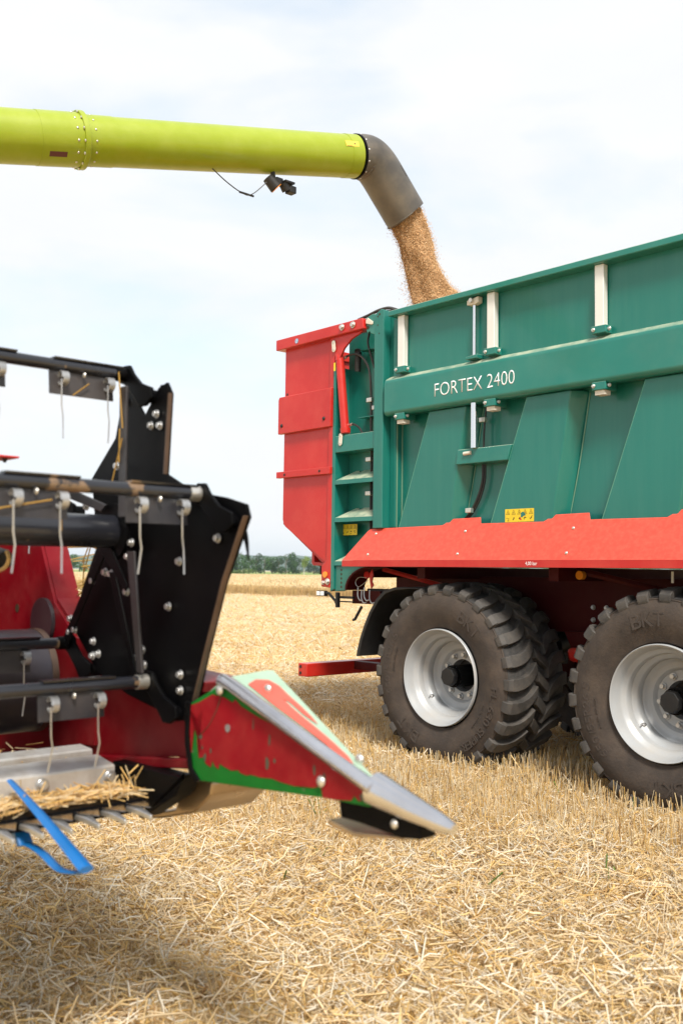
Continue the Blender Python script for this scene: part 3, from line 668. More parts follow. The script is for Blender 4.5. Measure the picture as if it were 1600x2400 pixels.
# ---- green end plate, ladder and channels behind the post
obj('end_plate', prism([(-1.27, 3.46), (-.66, 3.50), (-.66, 1.50), (-1.27, 1.50)], .262, .28), GREEN, T)
obj('ladder_channel', prism([(-1.290, 3.17), (-1.255, 3.17), (-1.255, 1.30), (-1.296, 1.28)], .10, .262), GREEN, T, bevel=.003)
obj('hinge_plate', prism([(-.88, 3.515), (-.872, 3.41), (-.86, 3.385), (-.84, 3.40), (-.82, 3.38), (-.776, 3.36), (-.776, 3.53), (-.80, 3.535)], .09, .11), GREENB, T, bevel=.003)
linkp = obj('hinge_tab', prism([(-.872, 3.49), (-.85, 3.51), (-.79, 3.47), (-.79, 3.45), (-.80, 3.445), (-.87, 3.465)], .078, .088), CREAM, T, bevel=.003)
for x, z, r_ in ((-.855, 3.43, .014), (-.735, 3.50, .008), (-.715, 3.515, .01), (-.735, 3.43, .007), (-.72, 3.36, .006)):
    obj('bolt_hole', cyl((x, .0835 if x > -.77 else .0885, z), (x, .086 if x > -.77 else .091, z), r_, seg=12), INK, T)
obj('cross_bar', bx(-1.25, -.777, .10, .2615, 2.44, 2.578), GREENB, T, bevel=.004)
def step(z, x1=-.777, w=.035):
    bm = prism([(-1.252, z), (x1, z), (x1, z - w), (-1.252, z - w)], .10, .104); 
    o = obj('ladder_step', bm, GREENB, T)
    pts = [(-1.252, .104), (x1, .104)]
    # tread with two cut-outs along its back edge
    back = []
    def arc(cx, r_):
        return [(cx + r_ * math.cos(a), .258 - r_ * math.sin(a)) for a in np.linspace(0, math.pi, 8)]
    P = [(-1.252, .1045), (x1, .1045), (x1, .21)] + ([(-.80, .258)] if x1 > -.8 else []) + arc(-.87, .028) + [(-.92, .258), (-1.04, .258)] + arc(-1.09, .026) + [(-1.13, .258), (-1.16, .258)]
    if x1 < -.9: P = [(-1.252, .1045), (x1, .1045), (x1, .258), (-1.16, .258)]
    bm = nb(); zz = lambda y: z + .085 * (y - .104) / .154
    A = [bm.verts.new((x, y, zz(y))) for x, y in P]; Bv = [bm.verts.new((x, y, zz(y) - .004)) for x, y in P]
    bm.faces.new(A); bm.faces.new(Bv[::-1])
    for i in range(len(P)): bm.faces.new((A[i], A[(i + 1) % len(P)], Bv[(i + 1) % len(P)], Bv[i]))
    obj('step_tread', bm, GREENB, o)
step(2.207); step(1.893); step(1.532, -1.03)
obj('shelf_plate', prism([(-1.03, 3.278), (-.88, 3.272), (-.80, 3.262), (-.80, 3.272)], .15, .261), GREEN, T); obj('shelf_plate', bx(-1.04, -.777, .16, .2615, 2.716, 2.722), GREEN, T)
obj('hose_line', tube([(-1.235, .15, 3.235), (-1.17, .15, 3.255), (-1.06, .16, 3.255), (-.975, .17, 3.19), (-.925, .18, 3.08), (-.915, .19, 2.85), (-.915, .19, 2.60)], .0095, 8), HOSE, T, smooth=True)
obj('hose_line', tube([(-1.16, .15, 2.66), (-1.09, .15, 2.67), (-1.03, .16, 2.64), (-.99, .17, 2.58)], .009, 8), HOSE, T, smooth=True)
obj('hose_line', tube([(-.925, .17, 3.41), (-.93, .16, 3.33), (-.90, .17, 3.22), (-.87, .18, 3.12)], .009, 8), HOSE, T, smooth=True)
obj('hose_line', tube([(-.885, .22, 3.0), (-.885, .22, 2.6), (-.89, .22, 1.6)], .010, 8), HOSE, T, smooth=True)
obj('hose_line', tube([(-.91, .225, 2.44), (-.915, .225, 2.1), (-.915, .225, 1.6)], .010, 8), HOSE, T, smooth=True)
obj('hose_line', tube([(-.94, .225, 2.44), (-.945, .225, 2.1), (-.945, .225, 1.6)], .010, 8), HOSE, T, smooth=True)
for a, b in (((-1.235, .15, 3.235), (-1.18, .15, 3.252)), ((-1.155, .15, 2.66), (-1.10, .15, 2.672))): obj('hose_fitting', cyl(a, b, .013, seg=8), ZINC, T, smooth=True)
cl = obj('hose_clamp', bx(-.03, .03, -.02, .02, -.018, .018), ZINC, T, bevel=.004); spread(cl, [(-.915, .18, 2.855), (-.945, .205, 2.37), (-.945, .205, 2.09), (-.87, .20, 2.79)])
obj('rubber_stop', cyl((-1.075, .19, 3.28), (-1.095, .20, 3.12), .026, seg=14), PLAST, T, smooth=True)
obj('latch_lug', bx(-1.16, -1.12, .22, .262, 3.285, 3.325), PLAST, T, bevel=.006)
# lower skirt of the end plate with the round cut-out
arc_ = [(-.83 - .30 * math.sin(a) * .95, 1.30 + .188 * math.cos(a)) for a in np.linspace(0, math.pi / 2, 9)]
obj('lower_skirt', prism([(-1.252, 1.492), (-.83, 1.492)] + arc_[1:] + [(-1.13, 1.292), (-1.252, 1.285)], .115, .135), GREEN, T, bevel=.002)
obj('arch_trim', prism([(x, z) for x, z in arc_] + [(x + .022, z - .004) for x, z in arc_[::-1]], .10, .30), REDC, T)
for z in (1.46, 1.425, 1.39, 1.355, 1.32): obj('bolt_hole', cyl((-1.175, .1145, z), (-1.175, .12, z), .011, seg=10), INK, T)
o = dome('skirt_bolt', ZINC, .013, T); o.location = (-1.05, .113, 1.415)
obj('arch_foot', bx(-1.13, -.80, .20, .23, 1.185, 1.292), REDC, T)
# coupling hoses below
for i, (x, z) in enumerate(((-1.03, 1.32), (-.955, 1.32), (-.89, 1.30), (-.985, 1.30))):
    obj('coupling_pipe', tube([(x, .17, z), (x + .005, .165, z - .07), (x + .03, .165, z - .105), (x + .055, .17, z - .10)], .0055, 7), STEEL, T, smooth=True)
obj('wire_loop', tube([(-.92, .16, 1.40), (-1.0, .15, 1.40), (-1.04, .15, 1.36), (-1.0, .15, 1.325), (-.90, .16, 1.38)], .0028, 6), STEEL, T, smooth=True)
obj('ball_valve_handle', prism([(-.93, 1.43), (-.90, 1.47), (-.885, 1.42), (-.90, 1.37), (-.88, 1.34), (-.91, 1.31), (-.925, 1.37)], .20, .212), REDLENS, T, bevel=.003)
obj('ball_valve_handle', cyl((-.965, .2, 1.42), (-.965, .212, 1.42), .03, seg=14), REDLENS, T)
obj('valve_block', bx(-1.0, -.72, .24, .32, 1.26, 1.31), PLAST, T, bevel=.008)
# number plate lamp arm
obj('lamp_arm', tube([(-1.36, .09, 1.262), (-1.30, .09, 1.265), (-1.23, .10, 1.205), (-1.205, .10, 1.165)], .012, 7, smooth=False), PLAST, T, smooth=True)
obj('lamp_arm', bx(-1.215, -1.19, .085, .12, 1.15, 1.275), PLAST, T, bevel=.004)
obj('lamp_arm', bx(-1.19, -1.03, .11, .14, 1.195, 1.205), PLAST, T); obj('lamp_arm', bx(-1.19, -1.03, .11, .14, 1.225, 1.245), PLAST, T)
lm = obj('marker_lamp', bx(-1.44, -1.335, .07, .11, 1.24, 1.285), PLAST, T, bevel=.006)
obj('lamp_lens', bx(-1.435, -1.392, .066, .0695, 1.245, 1.28), WHITE, lm, bevel=.002); obj('lamp_lens', bx(-1.385, -1.34, .066, .0695, 1.245, 1.28), WHITE, lm, bevel=.002)
# rear lamp cluster and underrun bar
rl = obj('rear_lamp_housing', prism([(-1.90, 1.66), (-1.875, 1.66), (-1.86, 1.53), (-1.62, 1.515), (-1.62, 1.49), (-1.88, 1.50), (-1.90, 1.52)], .40, .80), REDT, T, bevel=.004)
obj('lamp_lens', bx(-1.915, -1.902, .42, .78, 1.53, 1.65), WHITE, rl)
obj('lamp_cable', tube([(-1.86, .42, 1.62), (-1.82, .42, 1.60), (-1.80, .42, 1.55), (-1.72, .42, 1.53), (-1.6, .42, 1.55)], .013, 8), HOSE, rl, smooth=True)
obj('lamp_cable', tube([(-1.83, .41, 1.64), (-1.86, .41, 1.60), (-1.80, .41, 1.575)], .006, 6), STEEL, rl, smooth=True)
obj('rear_light_bar', bx(-1.90, -1.55, .5, 2.2, 1.42, 1.50), REDC, T)
ub = obj('underrun_bar', bx(-1.82, -1.70, .195, 2.35, .53, .645), REDT, T, bevel=.008)
for z in (.56, .615): obj('end_plug', cyl((-1.785, .1945, z), (-1.785, .191, z), .014, seg=12), PLAST, ub)
obj('underrun_arm', bx(-1.70, -.9, .75, .85, .57, .64), REDC, T); obj('underrun_arm', bx(-1.0, -.9, .75, .85, .64, 1.2), REDC, T)
obj('underrun_arm', bx(-1.70, -.9, 1.7, 1.8, .57, .64), REDC, T); obj('underrun_arm', bx(-1.0, -.9, 1.7, 1.8, .64, 1.2), REDC, T)
# folded tarp roll on top of the rear corner
obj('folded_tarp', tube([(-1.20, .30, 3.595), (-1.08, .30, 3.61), (-.95, .30, 3.63), (-.84, .30, 3.63), (-.75, .30, 3.60), (-.70, .30, 3.575)], .016, 8, flat=.8), TARP, T, smooth=True)
obj('folded_tarp', prism([(-1.20, 3.565), (-1.0, 3.60), (-.86, 3.62), (-.76, 3.60), (-.72, 3.56), (-.78, 3.52), (-1.0, 3.52)], .31, .33), TARP, T)
obj('tarp_bow', prism([(-1.10, 3.52), (-.95, 3.545), (-.78, 3.57), (-.70, 3.56), (-.70, 3.505), (-1.10, 3.505)], .24, .29), PLAST, T)
# ---- chassis
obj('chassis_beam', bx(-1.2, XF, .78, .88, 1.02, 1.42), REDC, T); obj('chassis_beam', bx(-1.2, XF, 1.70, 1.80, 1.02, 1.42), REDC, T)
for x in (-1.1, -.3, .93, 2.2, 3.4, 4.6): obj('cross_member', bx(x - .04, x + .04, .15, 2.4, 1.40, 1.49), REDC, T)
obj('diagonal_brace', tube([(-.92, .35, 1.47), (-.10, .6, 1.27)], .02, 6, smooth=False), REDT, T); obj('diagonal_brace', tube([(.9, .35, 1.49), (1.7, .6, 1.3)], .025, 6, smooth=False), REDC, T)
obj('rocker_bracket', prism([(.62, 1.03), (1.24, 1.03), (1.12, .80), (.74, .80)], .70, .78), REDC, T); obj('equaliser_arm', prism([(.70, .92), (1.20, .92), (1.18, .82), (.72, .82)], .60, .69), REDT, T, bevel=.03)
ubolt = hexbolt('u_bolt', STEEL, .014, .02, T); spread(ubolt, [(.82, .775, 1.12), (.93, .775, 1.12), (.82, .775, 1.21), (.93, .775, 1.21)])
for x in (0.03, 1.815):
    obj('axle', bx(x - .07, x + .07, .45, 2.15, .61, .75), REDC, T); obj('brake_drum', cyl((x, .50, .68), (x, .72, .68), .21, seg=24), PLAST, T, smooth=True)
    obj('leaf_spring', bx(x - .5, x + .5, .79, .87, .78, .84), PLAST, T); obj('brake_chamber', cyl((x + .3, .95, .9), (x + .3, 1.15, .95), .09, seg=16), PLAST, T, smooth=True)
obj('inspection_lamp', cyl((1.03, .30, 1.44), (1.03, .34, 1.44), .03, seg=14), AMBER, T, smooth=True)
o = tube([(1.78, .2, 1.47), (1.78, .2, 1.40)], .008, 6, smooth=False); obj('hanging_hook', o, CREAM, T)
obj('air_tank', cyl((1.0, 1.0, 1.0), (1.0, 1.6, 1.0), .13, seg=20), PLAST, T, smooth=True)
obj('prop_strut', tube([(-.93, .12, 1.165), (-1.01, .12, 1.06), (-1.04, .13, 1.055)], .012, 6, smooth=False), PLAST, T)
# mudguard behind the rear wheel
def mudguard():
    bm = nb(); pts = []
    for k in range(15):
        a = R(122 + 60 * k / 14) ; r_ = .815
        pts.append((.03 + math.cos(a) * r_ * 1.06, .62 + math.sin(a) * r_))
    pts = [(-.20, 1.33), (-.34, 1.335), (-.50, 1.33), (-.62, 1.30), (-.70, 1.235), (-.78, 1.13), (-.84, 1.02), (-.885, .92), (-.92, .81), (-.925, .77)]
    inn = [(-.20, 1.32), (-.34, 1.32), (-.49, 1.31), (-.60, 1.275), (-.675, 1.215), (-.75, 1.12), (-.81, 1.01), (-.855, .91), (-.885, .81), (-.89, .775)]
    rings = []
    for (a, b), (c, d) in zip(pts, inn):
        rings.append([bm.verts.new(p) for p in ((a, .06, b), (a - .008, .72, b + .008), (c, .72, d), (c, .10, d), (c, .06, d))])
    for a, b in zip(rings, rings[1:]):
        for j in range(5): bm.faces.new((a[j], a[(j + 1) % 5], b[(j + 1) % 5], b[j]))
    bm.faces.new(rings[0]); bm.faces.new(rings[-1][::-1])
    return obj('mudguard', bm, PLAST, T, bevel=.006)
mudguard()
# ---- wheels
RT = .69; TW = .64
def tyre_mesh():
    h = [(.352, .045), (.362, .018), (.385, .008), (.44, -.010), (.50, -.022), (.545, -.020), (.585, -.008), (.612, .006), (.618, .004), (.628, .014), (.636, .040), (.644, .09), (.650, .18), (.653, TW / 2)]
    prof = h + [(r, TW - y) for r, y in h[-2::-1]]
    bm = lathe(prof, 96)
    return bm
def crown(y): return .653 - .017 * (abs(y - TW / 2) / (TW / 2)) ** 2.5
def lug(bm, path, th0, wid, flip=False, h=.036):
    # path: list of (y, dtheta, half width scale)
    rows = []
    for y, dt, ws in path:
        yy = y if not flip else TW - y; d = dt if not flip else -dt
        rb = crown(y) - .012; rtop = crown(y) + h - (.012 if y < .03 else 0); row = []
        for s, rr, k in ((-1, rb, 1.12), (-1, rtop - .004, 1.0), (-.9, rtop, 1.0), (.9, rtop, 1.0), (1, rtop - .004, 1.0), (1, rb, 1.12)):
            th = th0 + d + s * k * ws * wid / RT; row.append(bm.verts.new((rr * math.cos(th), yy, rr * math.sin(th))))
        rows.append(row)
    for a, b in zip(rows, rows[1:]):
        for j in range(5): bm.faces.new((a[j], a[j + 1], b[j + 1], b[j]))
    bm.faces.new(rows[0]); bm.faces.new(rows[-1][::-1])
def shoulder_pad(bm, th0, wid, flip):
    # the foot of a lug, running down over the sidewall
    rows = []
    for r_, y in ((.672, .016), (.648, -.008), (.615, -.010), (.598, -.002)):
        yy = y if not flip else TW - y; sg = 1 if not flip else -1; row = []
        for s, o in ((-1, .022), (-.9, 0), (.9, 0), (1, .022)):
            th = th0 + s * wid / RT; row.append(bm.verts.new((r_ * math.cos(th), yy + sg * o, r_ * math.sin(th))))
        rows.append(row)
    for a, b in zip(rows, rows[1:]):
        for j in range(3): bm.faces.new((a[j], a[j + 1], b[j + 1], b[j]))
NL = 26; pitch = 2 * math.pi / NL
bm = tyre_mesh(); me_t = obj('tyre', bm, RUBBER, None, smooth=True)
bm = nb()
sp = [(.012, 0.0, 1.16), (.06, .003, 1.08), (.12, .020, 1.02), (.17, .052, 1.02), (.215, .105, 1.02), (.245, .155, .98), (.262, .185, .85)]
sp = [(y, d * .92, w) for y, d, w in sp]
for i in range(NL):
    t0 = i * pitch
    for fl in (False, True):
        tt = t0 + (.024 if fl else 0)
        lug(bm, sp, tt, .040, fl, .040); shoulder_pad(bm, tt, .044, fl)
    lug(bm, [(.264, .060, .9), (.276, .050, 1.0), (.32, 0.0, 1.0), (.366, -.050, 1.0), (.378, -.060, .9)], t0 + .012, .037, False, .040)
me_l = obj('tread', bm, TREADTOP, None, bevel=.003, seg=1)
base_b = lathe([(.6285, .010), (.637, .040), (.645, .09), (.651, .18), (.654, TW / 2), (.651, TW - .18), (.645, TW - .09), (.637, TW - .04), (.6285, TW - .01)], 96)
me_b = obj('tread_base', base_b, TREAD, None, smooth=True)
rimp = [(.352, .012), (.3525, -.004), (.347, -.012), (.341, -.008), (.335, .012), (.326, .030), (.322, .055), (.312, .075), (.296, .085), (.290, .10), (.286, .135), (.262, .155), (.256, .165), (.254, .20), (.256, .213), (.244, .222), (.238, .232), (.225, .238), (.200, .240), (.190, .250), (.180, .262), (.120, .262), (.118, .28), (.118, .34)]
me_r = obj('rim', lathe(rimp, 96), RIM, None, smooth=True)
me_w = obj('rim_back', lathe([(.254, .20), (.30, .22), (.31, .5), (.352, .56), (.352, .60)], 48), RIM, None, smooth=True)
bm = lathe([(.001, .335), (.125, .335), (.118, .30)], 32); 
me_hb = obj('hub_back', bm, PLAST, None, smooth=True)
bm = cyl((0, .335, 0), (0, .15, 0), .082, seg=28); cyl((0, .15, 0), (0, .13, 0), .074, .072, seg=28, bm=bm)
me_h = obj('hub', bm, BLACK, None, smooth=True)
bm = cyl((0, .1295, 0), (0, .088, 0), .072, .066, seg=8, phase=.2); me_c = obj('hub_cap', bm, PLAST, None, bevel=.005)
nut = hexbolt('wheel_nut', STEEL, .017, .030)
bm = cyl((0, 0, 0), (0, -.02, 0), .018, .016, seg=12); tube([(0, -.01, 0), (0, -.03, .004), (.004, -.045, .006)], .005, 6, bm=bm, smooth=False)
valve = obj('valve', bm, STEEL, None, smooth=True)
for o in (me_t, me_l, me_b, me_r, me_w, me_hb, me_h, me_c, nut, valve): COL.objects.unlink(o)

def ring_text(s, rmid, ang0, h, mtl, parent, y=-.0205, adv=None, inv=False, name='sidewall_lettering'):
    # raised characters set one after another round the sidewall; ang0 and the advance in degrees, clockwise
    bm_all = nb(); a = ang0
    for ch in s:
        wch = {'.': .45, ',': .45, '/': .7, ' ': .6, '1': .8, 'I': .45, 'M': 1.2}.get(ch, 1.0)
        if ch != ' ':
            b = text('t', ch, mtl, None, (0, 0, 0), h if ch not in '.,' else h * .16, None, extrude=.003, to_bm=True, align='CENTER')
            sc = .82 * h / max(1e-6, (max(v.co.x for v in b.verts) - min(v.co.x for v in b.verts))) * wch if ch not in '.,1I/' else 1
            tmp = bpy.data.meshes.new('t'); 
            for v in b.verts:
                v.co.x *= min(sc, 1.4)
                q = Vector((v.co.x, -v.co.z, v.co.y - h / 2 + rmid))
                v.co = Matrix.Rotation(R(90 - a), 4, 'Y') @ q
            b.to_mesh(tmp); b.free(); bm_all.from_mesh(tmp); bpy.data.meshes.remove(tmp)
        step_ = math.degrees(h * .92 * wch / rmid); a -= step_
    o = obj(name, bm_all, mtl, parent); o.location = (0, y, 0); return o
RAISED = mat('raised_rubber', (.050, .038, .031), .7, var=.15, var_scale=8)
first_wheel = None
def make_wheel(x, y, phase, mirror=False, full=True):
    w = empty('wheel', (x, y, .687), 0, T); w.rotation_euler = (0, 0, math.pi) if mirror else (0, 0, 0)
    s = empty if False else None
    for src in (me_t, me_b, me_l, me_r, me_w, me_hb, me_h, me_c):
        c = copy(src, parent=w); c.rotation_euler = (0, phase, 0)
    if full:
        for i in range(10):
            a = i * 2 * math.pi / 10 + phase + .2; c = copy(nut, loc=(.155 * math.cos(a), .2615, .155 * math.sin(a)), parent=w); c.rotation_euler = (0, -a, 0)
        a = R(218); copy(valve, loc=(.272 * math.cos(a), .165, .272 * math.sin(a)), parent=w)
    return w
w1 = make_wheel(.03, 0, 0.0); w2 = make_wheel(1.815, 0, -.07)
make_wheel(.03, 2.55, .4, True, False); make_wheel(1.815, 2.55, .9, True, False)
ring_text('650/55R26.5', .515, 196, .052, RAISED, w1); ring_text('BKT', .50, 62, .085, RAISED, w1); ring_text('BKT', .50, 243, .085, RAISED, w1)
ring_text('FL 630 SUPER', .535, -5, .055, RAISED, w1, y=-.0235); ring_text('STEEL BELTED', .455, 178, .018, RAISED, w1, y=-.013)
ring_text('RADIAL TUBELESS', .46, -20, .016, RAISED, w1, y=-.014)
ring_text('650/55R26.5', .515, 222, .052, RAISED, w2); ring_text('BKT', .50, 108, .085, RAISED, w2); ring_text('BKT', .50, 285, .085, RAISED, w2); ring_text('STEEL BELTED', .455, 205, .018, RAISED, w2, y=-.0128)
ring_text('FL 630 SUPER', .535, 40, .055, RAISED, w2, y=-.0235)

# ============================================================ COMBINE HEADER
OH = Vector((-.5, 2.80, 0))
H = empty('combine_header', OH, ROTZ)
tag(H, 'raised red combine header with black reel, knife bar and green edged divider', 'combine header')
YL = -1.3
sheet = [(-1.36, 1.60), (-1.02, 1.60), (-.86, 1.33), (-.70, 1.22), (-.28, 1.15), (.02, 1.135), (.145, 1.137), (.15, 1.0), (.19, .905), (.06, .897), (-.05, .915), (-.88, .79), (-1.36, .745)]
obj('end_sheet', prism(sheet, .10, .112), REDH, H)
obj('sheet_flange', prism([(-1.04, 1.62), (-.875, 1.335), (-.70, 1.225), (-.28, 1.155), (.10, 1.14), (.10, 1.148), (-.28, 1.165), (-.695, 1.235), (-.865, 1.345), (-1.03, 1.627)], .1125, .20), REDH, H)
obj('lower_rail', prism([(-.86, .815), (.12, .935), (.14, .91), (-.84, .785)], .07, .099), REDH, H, bevel=.004)
obj('gusset', prism([(-.64, .875), (-.52, .885), (-.50, 1.15), (-.56, 1.15), (-.62, .94)], .085, .099), REDH, H)
obj('back_wall', prism([(-1.329, .80), (-1.25, .74), (-1.22, .70), (-1.329, .70)], YL, .098), REDH, H)
obj('back_wall', bx(-1.36, -1.33, YL, .099, .66, 1.60), REDH, H)
obj('table_floor', prism([(-1.33, .65), (-1.25, .66), (-.95, .68), (-.45, .79), (-.36, .82), (-.36, .81), (-.9, .66), (-1.33, .63)], YL, .098), GREYPL, H)  # dark colour stands in for the shade inside the header
obj('auger_drum', cyl((-.84, YL, 1.07), (-.84, .03, 1.07), .172, seg=48), DRUM, H, smooth=True)
obj('drum_end_ring', cyl((-.84, .012, 1.07), (-.84, .034, 1.07), .1745, seg=48), WEDGE, H, smooth=True)
# auger flighting
bm = nb(); prev = None
for i in range(90):
    a = i * .28; y = -.35 - i * .021
    r0, r1 = .171, .27; p = [bm.verts.new((-.84 + r_ * math.cos(a), y, 1.07 + r_ * math.sin(a))) for r_ in (r0, r1)]
    if prev: bm.faces.new((prev[0], prev[1], p[1], p[0]))
    prev = p
fl = obj('auger_flight', bm, DRUM, H, smooth=True); s_ = fl.modifiers.new('s', 'SOLIDIFY'); s_.thickness = .005
obj('bearing_disc', cyl((-.93, .085, 1.26), (-.93, .099, 1.26), .085, seg=24), DRUM, H, smooth=True)
obj('sheet_hole', cyl((-1.16, .0985, 1.30), (-1.16, .0995, 1.30), .016, seg=12), INK, H)
# silver guard beams and knife
obj('guard_beam', prism([(-.20, .885), (-.30, .90), (-.335, .885), (-.335, .84), (-.20, .828)], YL, -.015), GALV, H, bevel=.006)
obj('guard_beam', prism([(-.42, .895), (-.50, .90), (-.50, .85), (-.42, .85)], YL, .03), GALV, H, bevel=.006)
hb = hexbolt('guard_bolt', STEEL, .014, .012, H); hb.rotation_euler = (0, 0, R(90)); spread(hb, [(-.195, -.035, .852), (-.195, -.24, .855), (-.195, -.47, .857)])
obj('knife_back', prism([(-.20, .815), (-.06, .812), (-.045, .800), (-.06, .775), (-.20, .775)], YL, -.005), BLACK, H, bevel=.003)
bm = prism([(-.05, -.016), (.005, -.011), (.060, -.004), (.060, .004), (.005, .011), (-.05, .016)], .786, .800)
for v in bm.verts: v.co = Vector((v.co.x, v.co.z, v.co.y - .0 ))
for v in bm.verts:
    if v.co.x > .05: v.co.z -= .006
kf = obj('knife_finger', bm, STEEL, H, bevel=.002, seg=1)
bm = prism([(-.05, -.034), (.022, 0.0), (-.05, .034)], .803, .806)
for v in bm.verts: v.co = Vector((v.co.x, v.co.z, v.co.y))
ks = obj('knife_blade', bm, POLISH, H)
for i in range(18):
    y = -.05 - i * .0762
    for q in (kf, ks): (q if i == 0 else copy(q)).location = (0, y + (.02 if q is ks else 0), 0)
# skids
obj('skid_box', prism([(-.30, .875), (.09, .885), (.09, .895), (.05, .833), (-.12, .742), (-.22, .772), (-.29, .81)], .03, .09), BLACK, H, bevel=.004)
obj('skid_shoe', prism([(-.06, .84), (.05, .87), (.085, .86), (.08, .825), (.0, .762), (-.17, .715), (-.30, .69), (-.31, .70), (-.1, .755)], .125, .33), TAN, H, bevel=.006)
# crop divider
dv = [(.155, 1.095), (.315, 1.166), (.865, .990), (.852, .950), (.70, .943), (.208, .902), (.172, .925), (.158, 1.0)]
def DT(u, k, lift=0.0):      # the sloping top of the divider: u along it, k from the inner rail to the outer edge
    a = Vector((.315 + .55 * u, .0125, 1.163 - .175 * u)); b = Vector((.300 + .52 * u, .165 - .115 * u, 1.186 - .190 * u)); return a.lerp(b, k) + Vector((0, 0, lift))
def DTX(x, y, lift):
    u = (x - .31) / .54; a = .0125; b = .165 - .115 * u; return DT(u, (y - a) / (b - a), lift)
obj('divider_side', prism(dv, 0.0, .012), GREENP, H, bevel=.002)
bm = nb(); o1 = [DT(0, 1), DT(1, 1), Vector((.815, .050, .950)), Vector((.70, .075, .943)), Vector((.24, .150, .905)), Vector((.17, .16, 1.0)), Vector((.16, .16, 1.095))]
v = [bm.verts.new(p) for p in o1]; bm.faces.new(v); obj('divider_outer', bm, GREENP, H)
bm = nb(); g_ = [[bm.verts.new(DT(u, k)) for k in (0, .5, 1)] for u in np.linspace(0, 1, 7)]
for a, b in zip(g_, g_[1:]):
    for q in (0, 1): bm.faces.new((a[q], a[q + 1], b[q + 1], b[q]))
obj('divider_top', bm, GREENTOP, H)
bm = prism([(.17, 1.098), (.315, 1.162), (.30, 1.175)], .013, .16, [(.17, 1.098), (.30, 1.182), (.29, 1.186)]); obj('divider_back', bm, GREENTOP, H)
red = [(.150, 1.088), (.205, 1.105), (.262, 1.130), (.313, 1.128), (.352, 1.118), (.362, 1.128), (.39, 1.112), (.457, 1.095), (.52, 1.083), (.596, 1.062), (.68, 1.040), (.736, 1.022), (.80, 1.000), (.826, .990), (.842, .964), (.82, .957), (.805, .966), (.796, .954), (.735, .946), (.701, .944), (.697, .960), (.690, .967), (.668, .960), (.638, .960), (.60, .953), (.545, .954), (.517, .957), (.47, .952), (.43, .953), (.418, .948), (.388, .950), (.382, .956), (.35, .950), (.318, .955), (.300, .960), (.296, .944), (.279, .950), (.268, .962), (.262, .944), (.238, .950), (.225, .965), (.205, .960), (.214, .985), (.196, 1.0), (.197, 1.022), (.208, 1.05), (.217, 1.085), (.190, 1.06), (.178, 1.03), (.172, .97), (.168, .97), (.162, 1.02)]
bm = nb(); v = [bm.verts.new((x, -.0012, z)) for x, z in red]; bm.faces.new(v); bmesh.ops.triangulate(bm, faces=bm.faces[:]); obj('red_paint', bm, REDP, H)
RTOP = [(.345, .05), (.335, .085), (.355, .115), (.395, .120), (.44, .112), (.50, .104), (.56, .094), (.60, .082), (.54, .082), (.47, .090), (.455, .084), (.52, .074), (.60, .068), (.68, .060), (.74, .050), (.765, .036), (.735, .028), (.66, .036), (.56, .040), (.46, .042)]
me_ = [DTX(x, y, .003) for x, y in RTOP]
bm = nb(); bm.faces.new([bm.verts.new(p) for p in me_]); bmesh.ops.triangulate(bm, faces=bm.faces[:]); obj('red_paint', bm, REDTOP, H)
obj('divider_rail', tube([(.305, -.002, 1.170), (.36, -.003, 1.158), (.60, -.003, 1.078), (.862, .002, .990)], .0185, 14, flat=.9), POLISH, H, smooth=True)
obj('divider_tip', tube([(.845, .022, .985), (.90, .026, .972), (.97, .028, .957), (1.03, .028, .947), (1.068, .028, .941)], .03, 20, radii=lambda t: .037 - .026 * t ** 1.3), POLISH, H, smooth=True)
obj('tip_shoe', prism([(.735, .948), (.90, .955), (.985, .935), (.985, .905), (.93, .898), (.80, .905), (.742, .905)], .015, .065), BLACK, H, bevel=.005)
obj('tip_runner', prism([(.69, .888), (.70, .878), (.78, .870), (.93, .893), (.925, .900), (.78, .880), (.70, .893)], .02, .10), TAN, H, bevel=.003)
db = dome('shoe_bolt', ZINC, .010, H); spread(db, [(.915, .012, .925)])
db = dome('divider_bolt', ZINC, .013, H); spread(db, [(.310, -.012, 1.146), (.700, -.006, .980), (.752, .062, 1.028), (.395, .075, 1.150)])
obj('sheet_hole', cyl((.335, -.0022, 1.053), (.335, -.004, 1.053), .010, seg=14), STEEL, H)
CHIP = mat('bare_rusty_chip', (.06, .055, .035), .7)
for cx, cz, w_, h_ in ((.505, 1.045, .006, .026), (.497, .992, .010, .020), (.526, 1.0, .007, .009), (.213, 1.015, .013, .008), (.672, 1.0, .007, .016), (.706, .983, .006, .022), (.235, .965, .010, .016), (.26, .985, .005, .012), (.222, .99, .005, .006), (.83, .968, .009, .010), (.44, 1.075, .004, .020)):
    bm = nb(); n_ = 9; v = [bm.verts.new((cx + w_ * random.uniform(.5, 1) * math.cos(2 * math.pi * i / n_), -.0016, cz + h_ * random.uniform(.5, 1) * math.sin(2 * math.pi * i / n_))) for i in range(n_)]
    bm.faces.new(v); obj('paint_chip', bm, CHIP, H)
obj('paint_scratch', tube([(.305, -.0014, 1.135), (.285, -.0014, 1.095), (.25, -.0014, 1.05), (.21, -.0014, 1.02)], .0022, 5, flat=.4), CHIP, H)
obj('joint_strip', prism([(.140, 1.10), (.165, 1.10), (.160, 1.0), (.180, .93), (.215, .905), (.195, .895), (.165, .915), (.143, .99)], -.006, .03), BLACK, H, bevel=.003)
obj('joint_cap', prism([(.02, 1.165), (.16, 1.148), (.15, 1.12), (.02, 1.135)], .045, .12), REDH, H, bevel=.003)
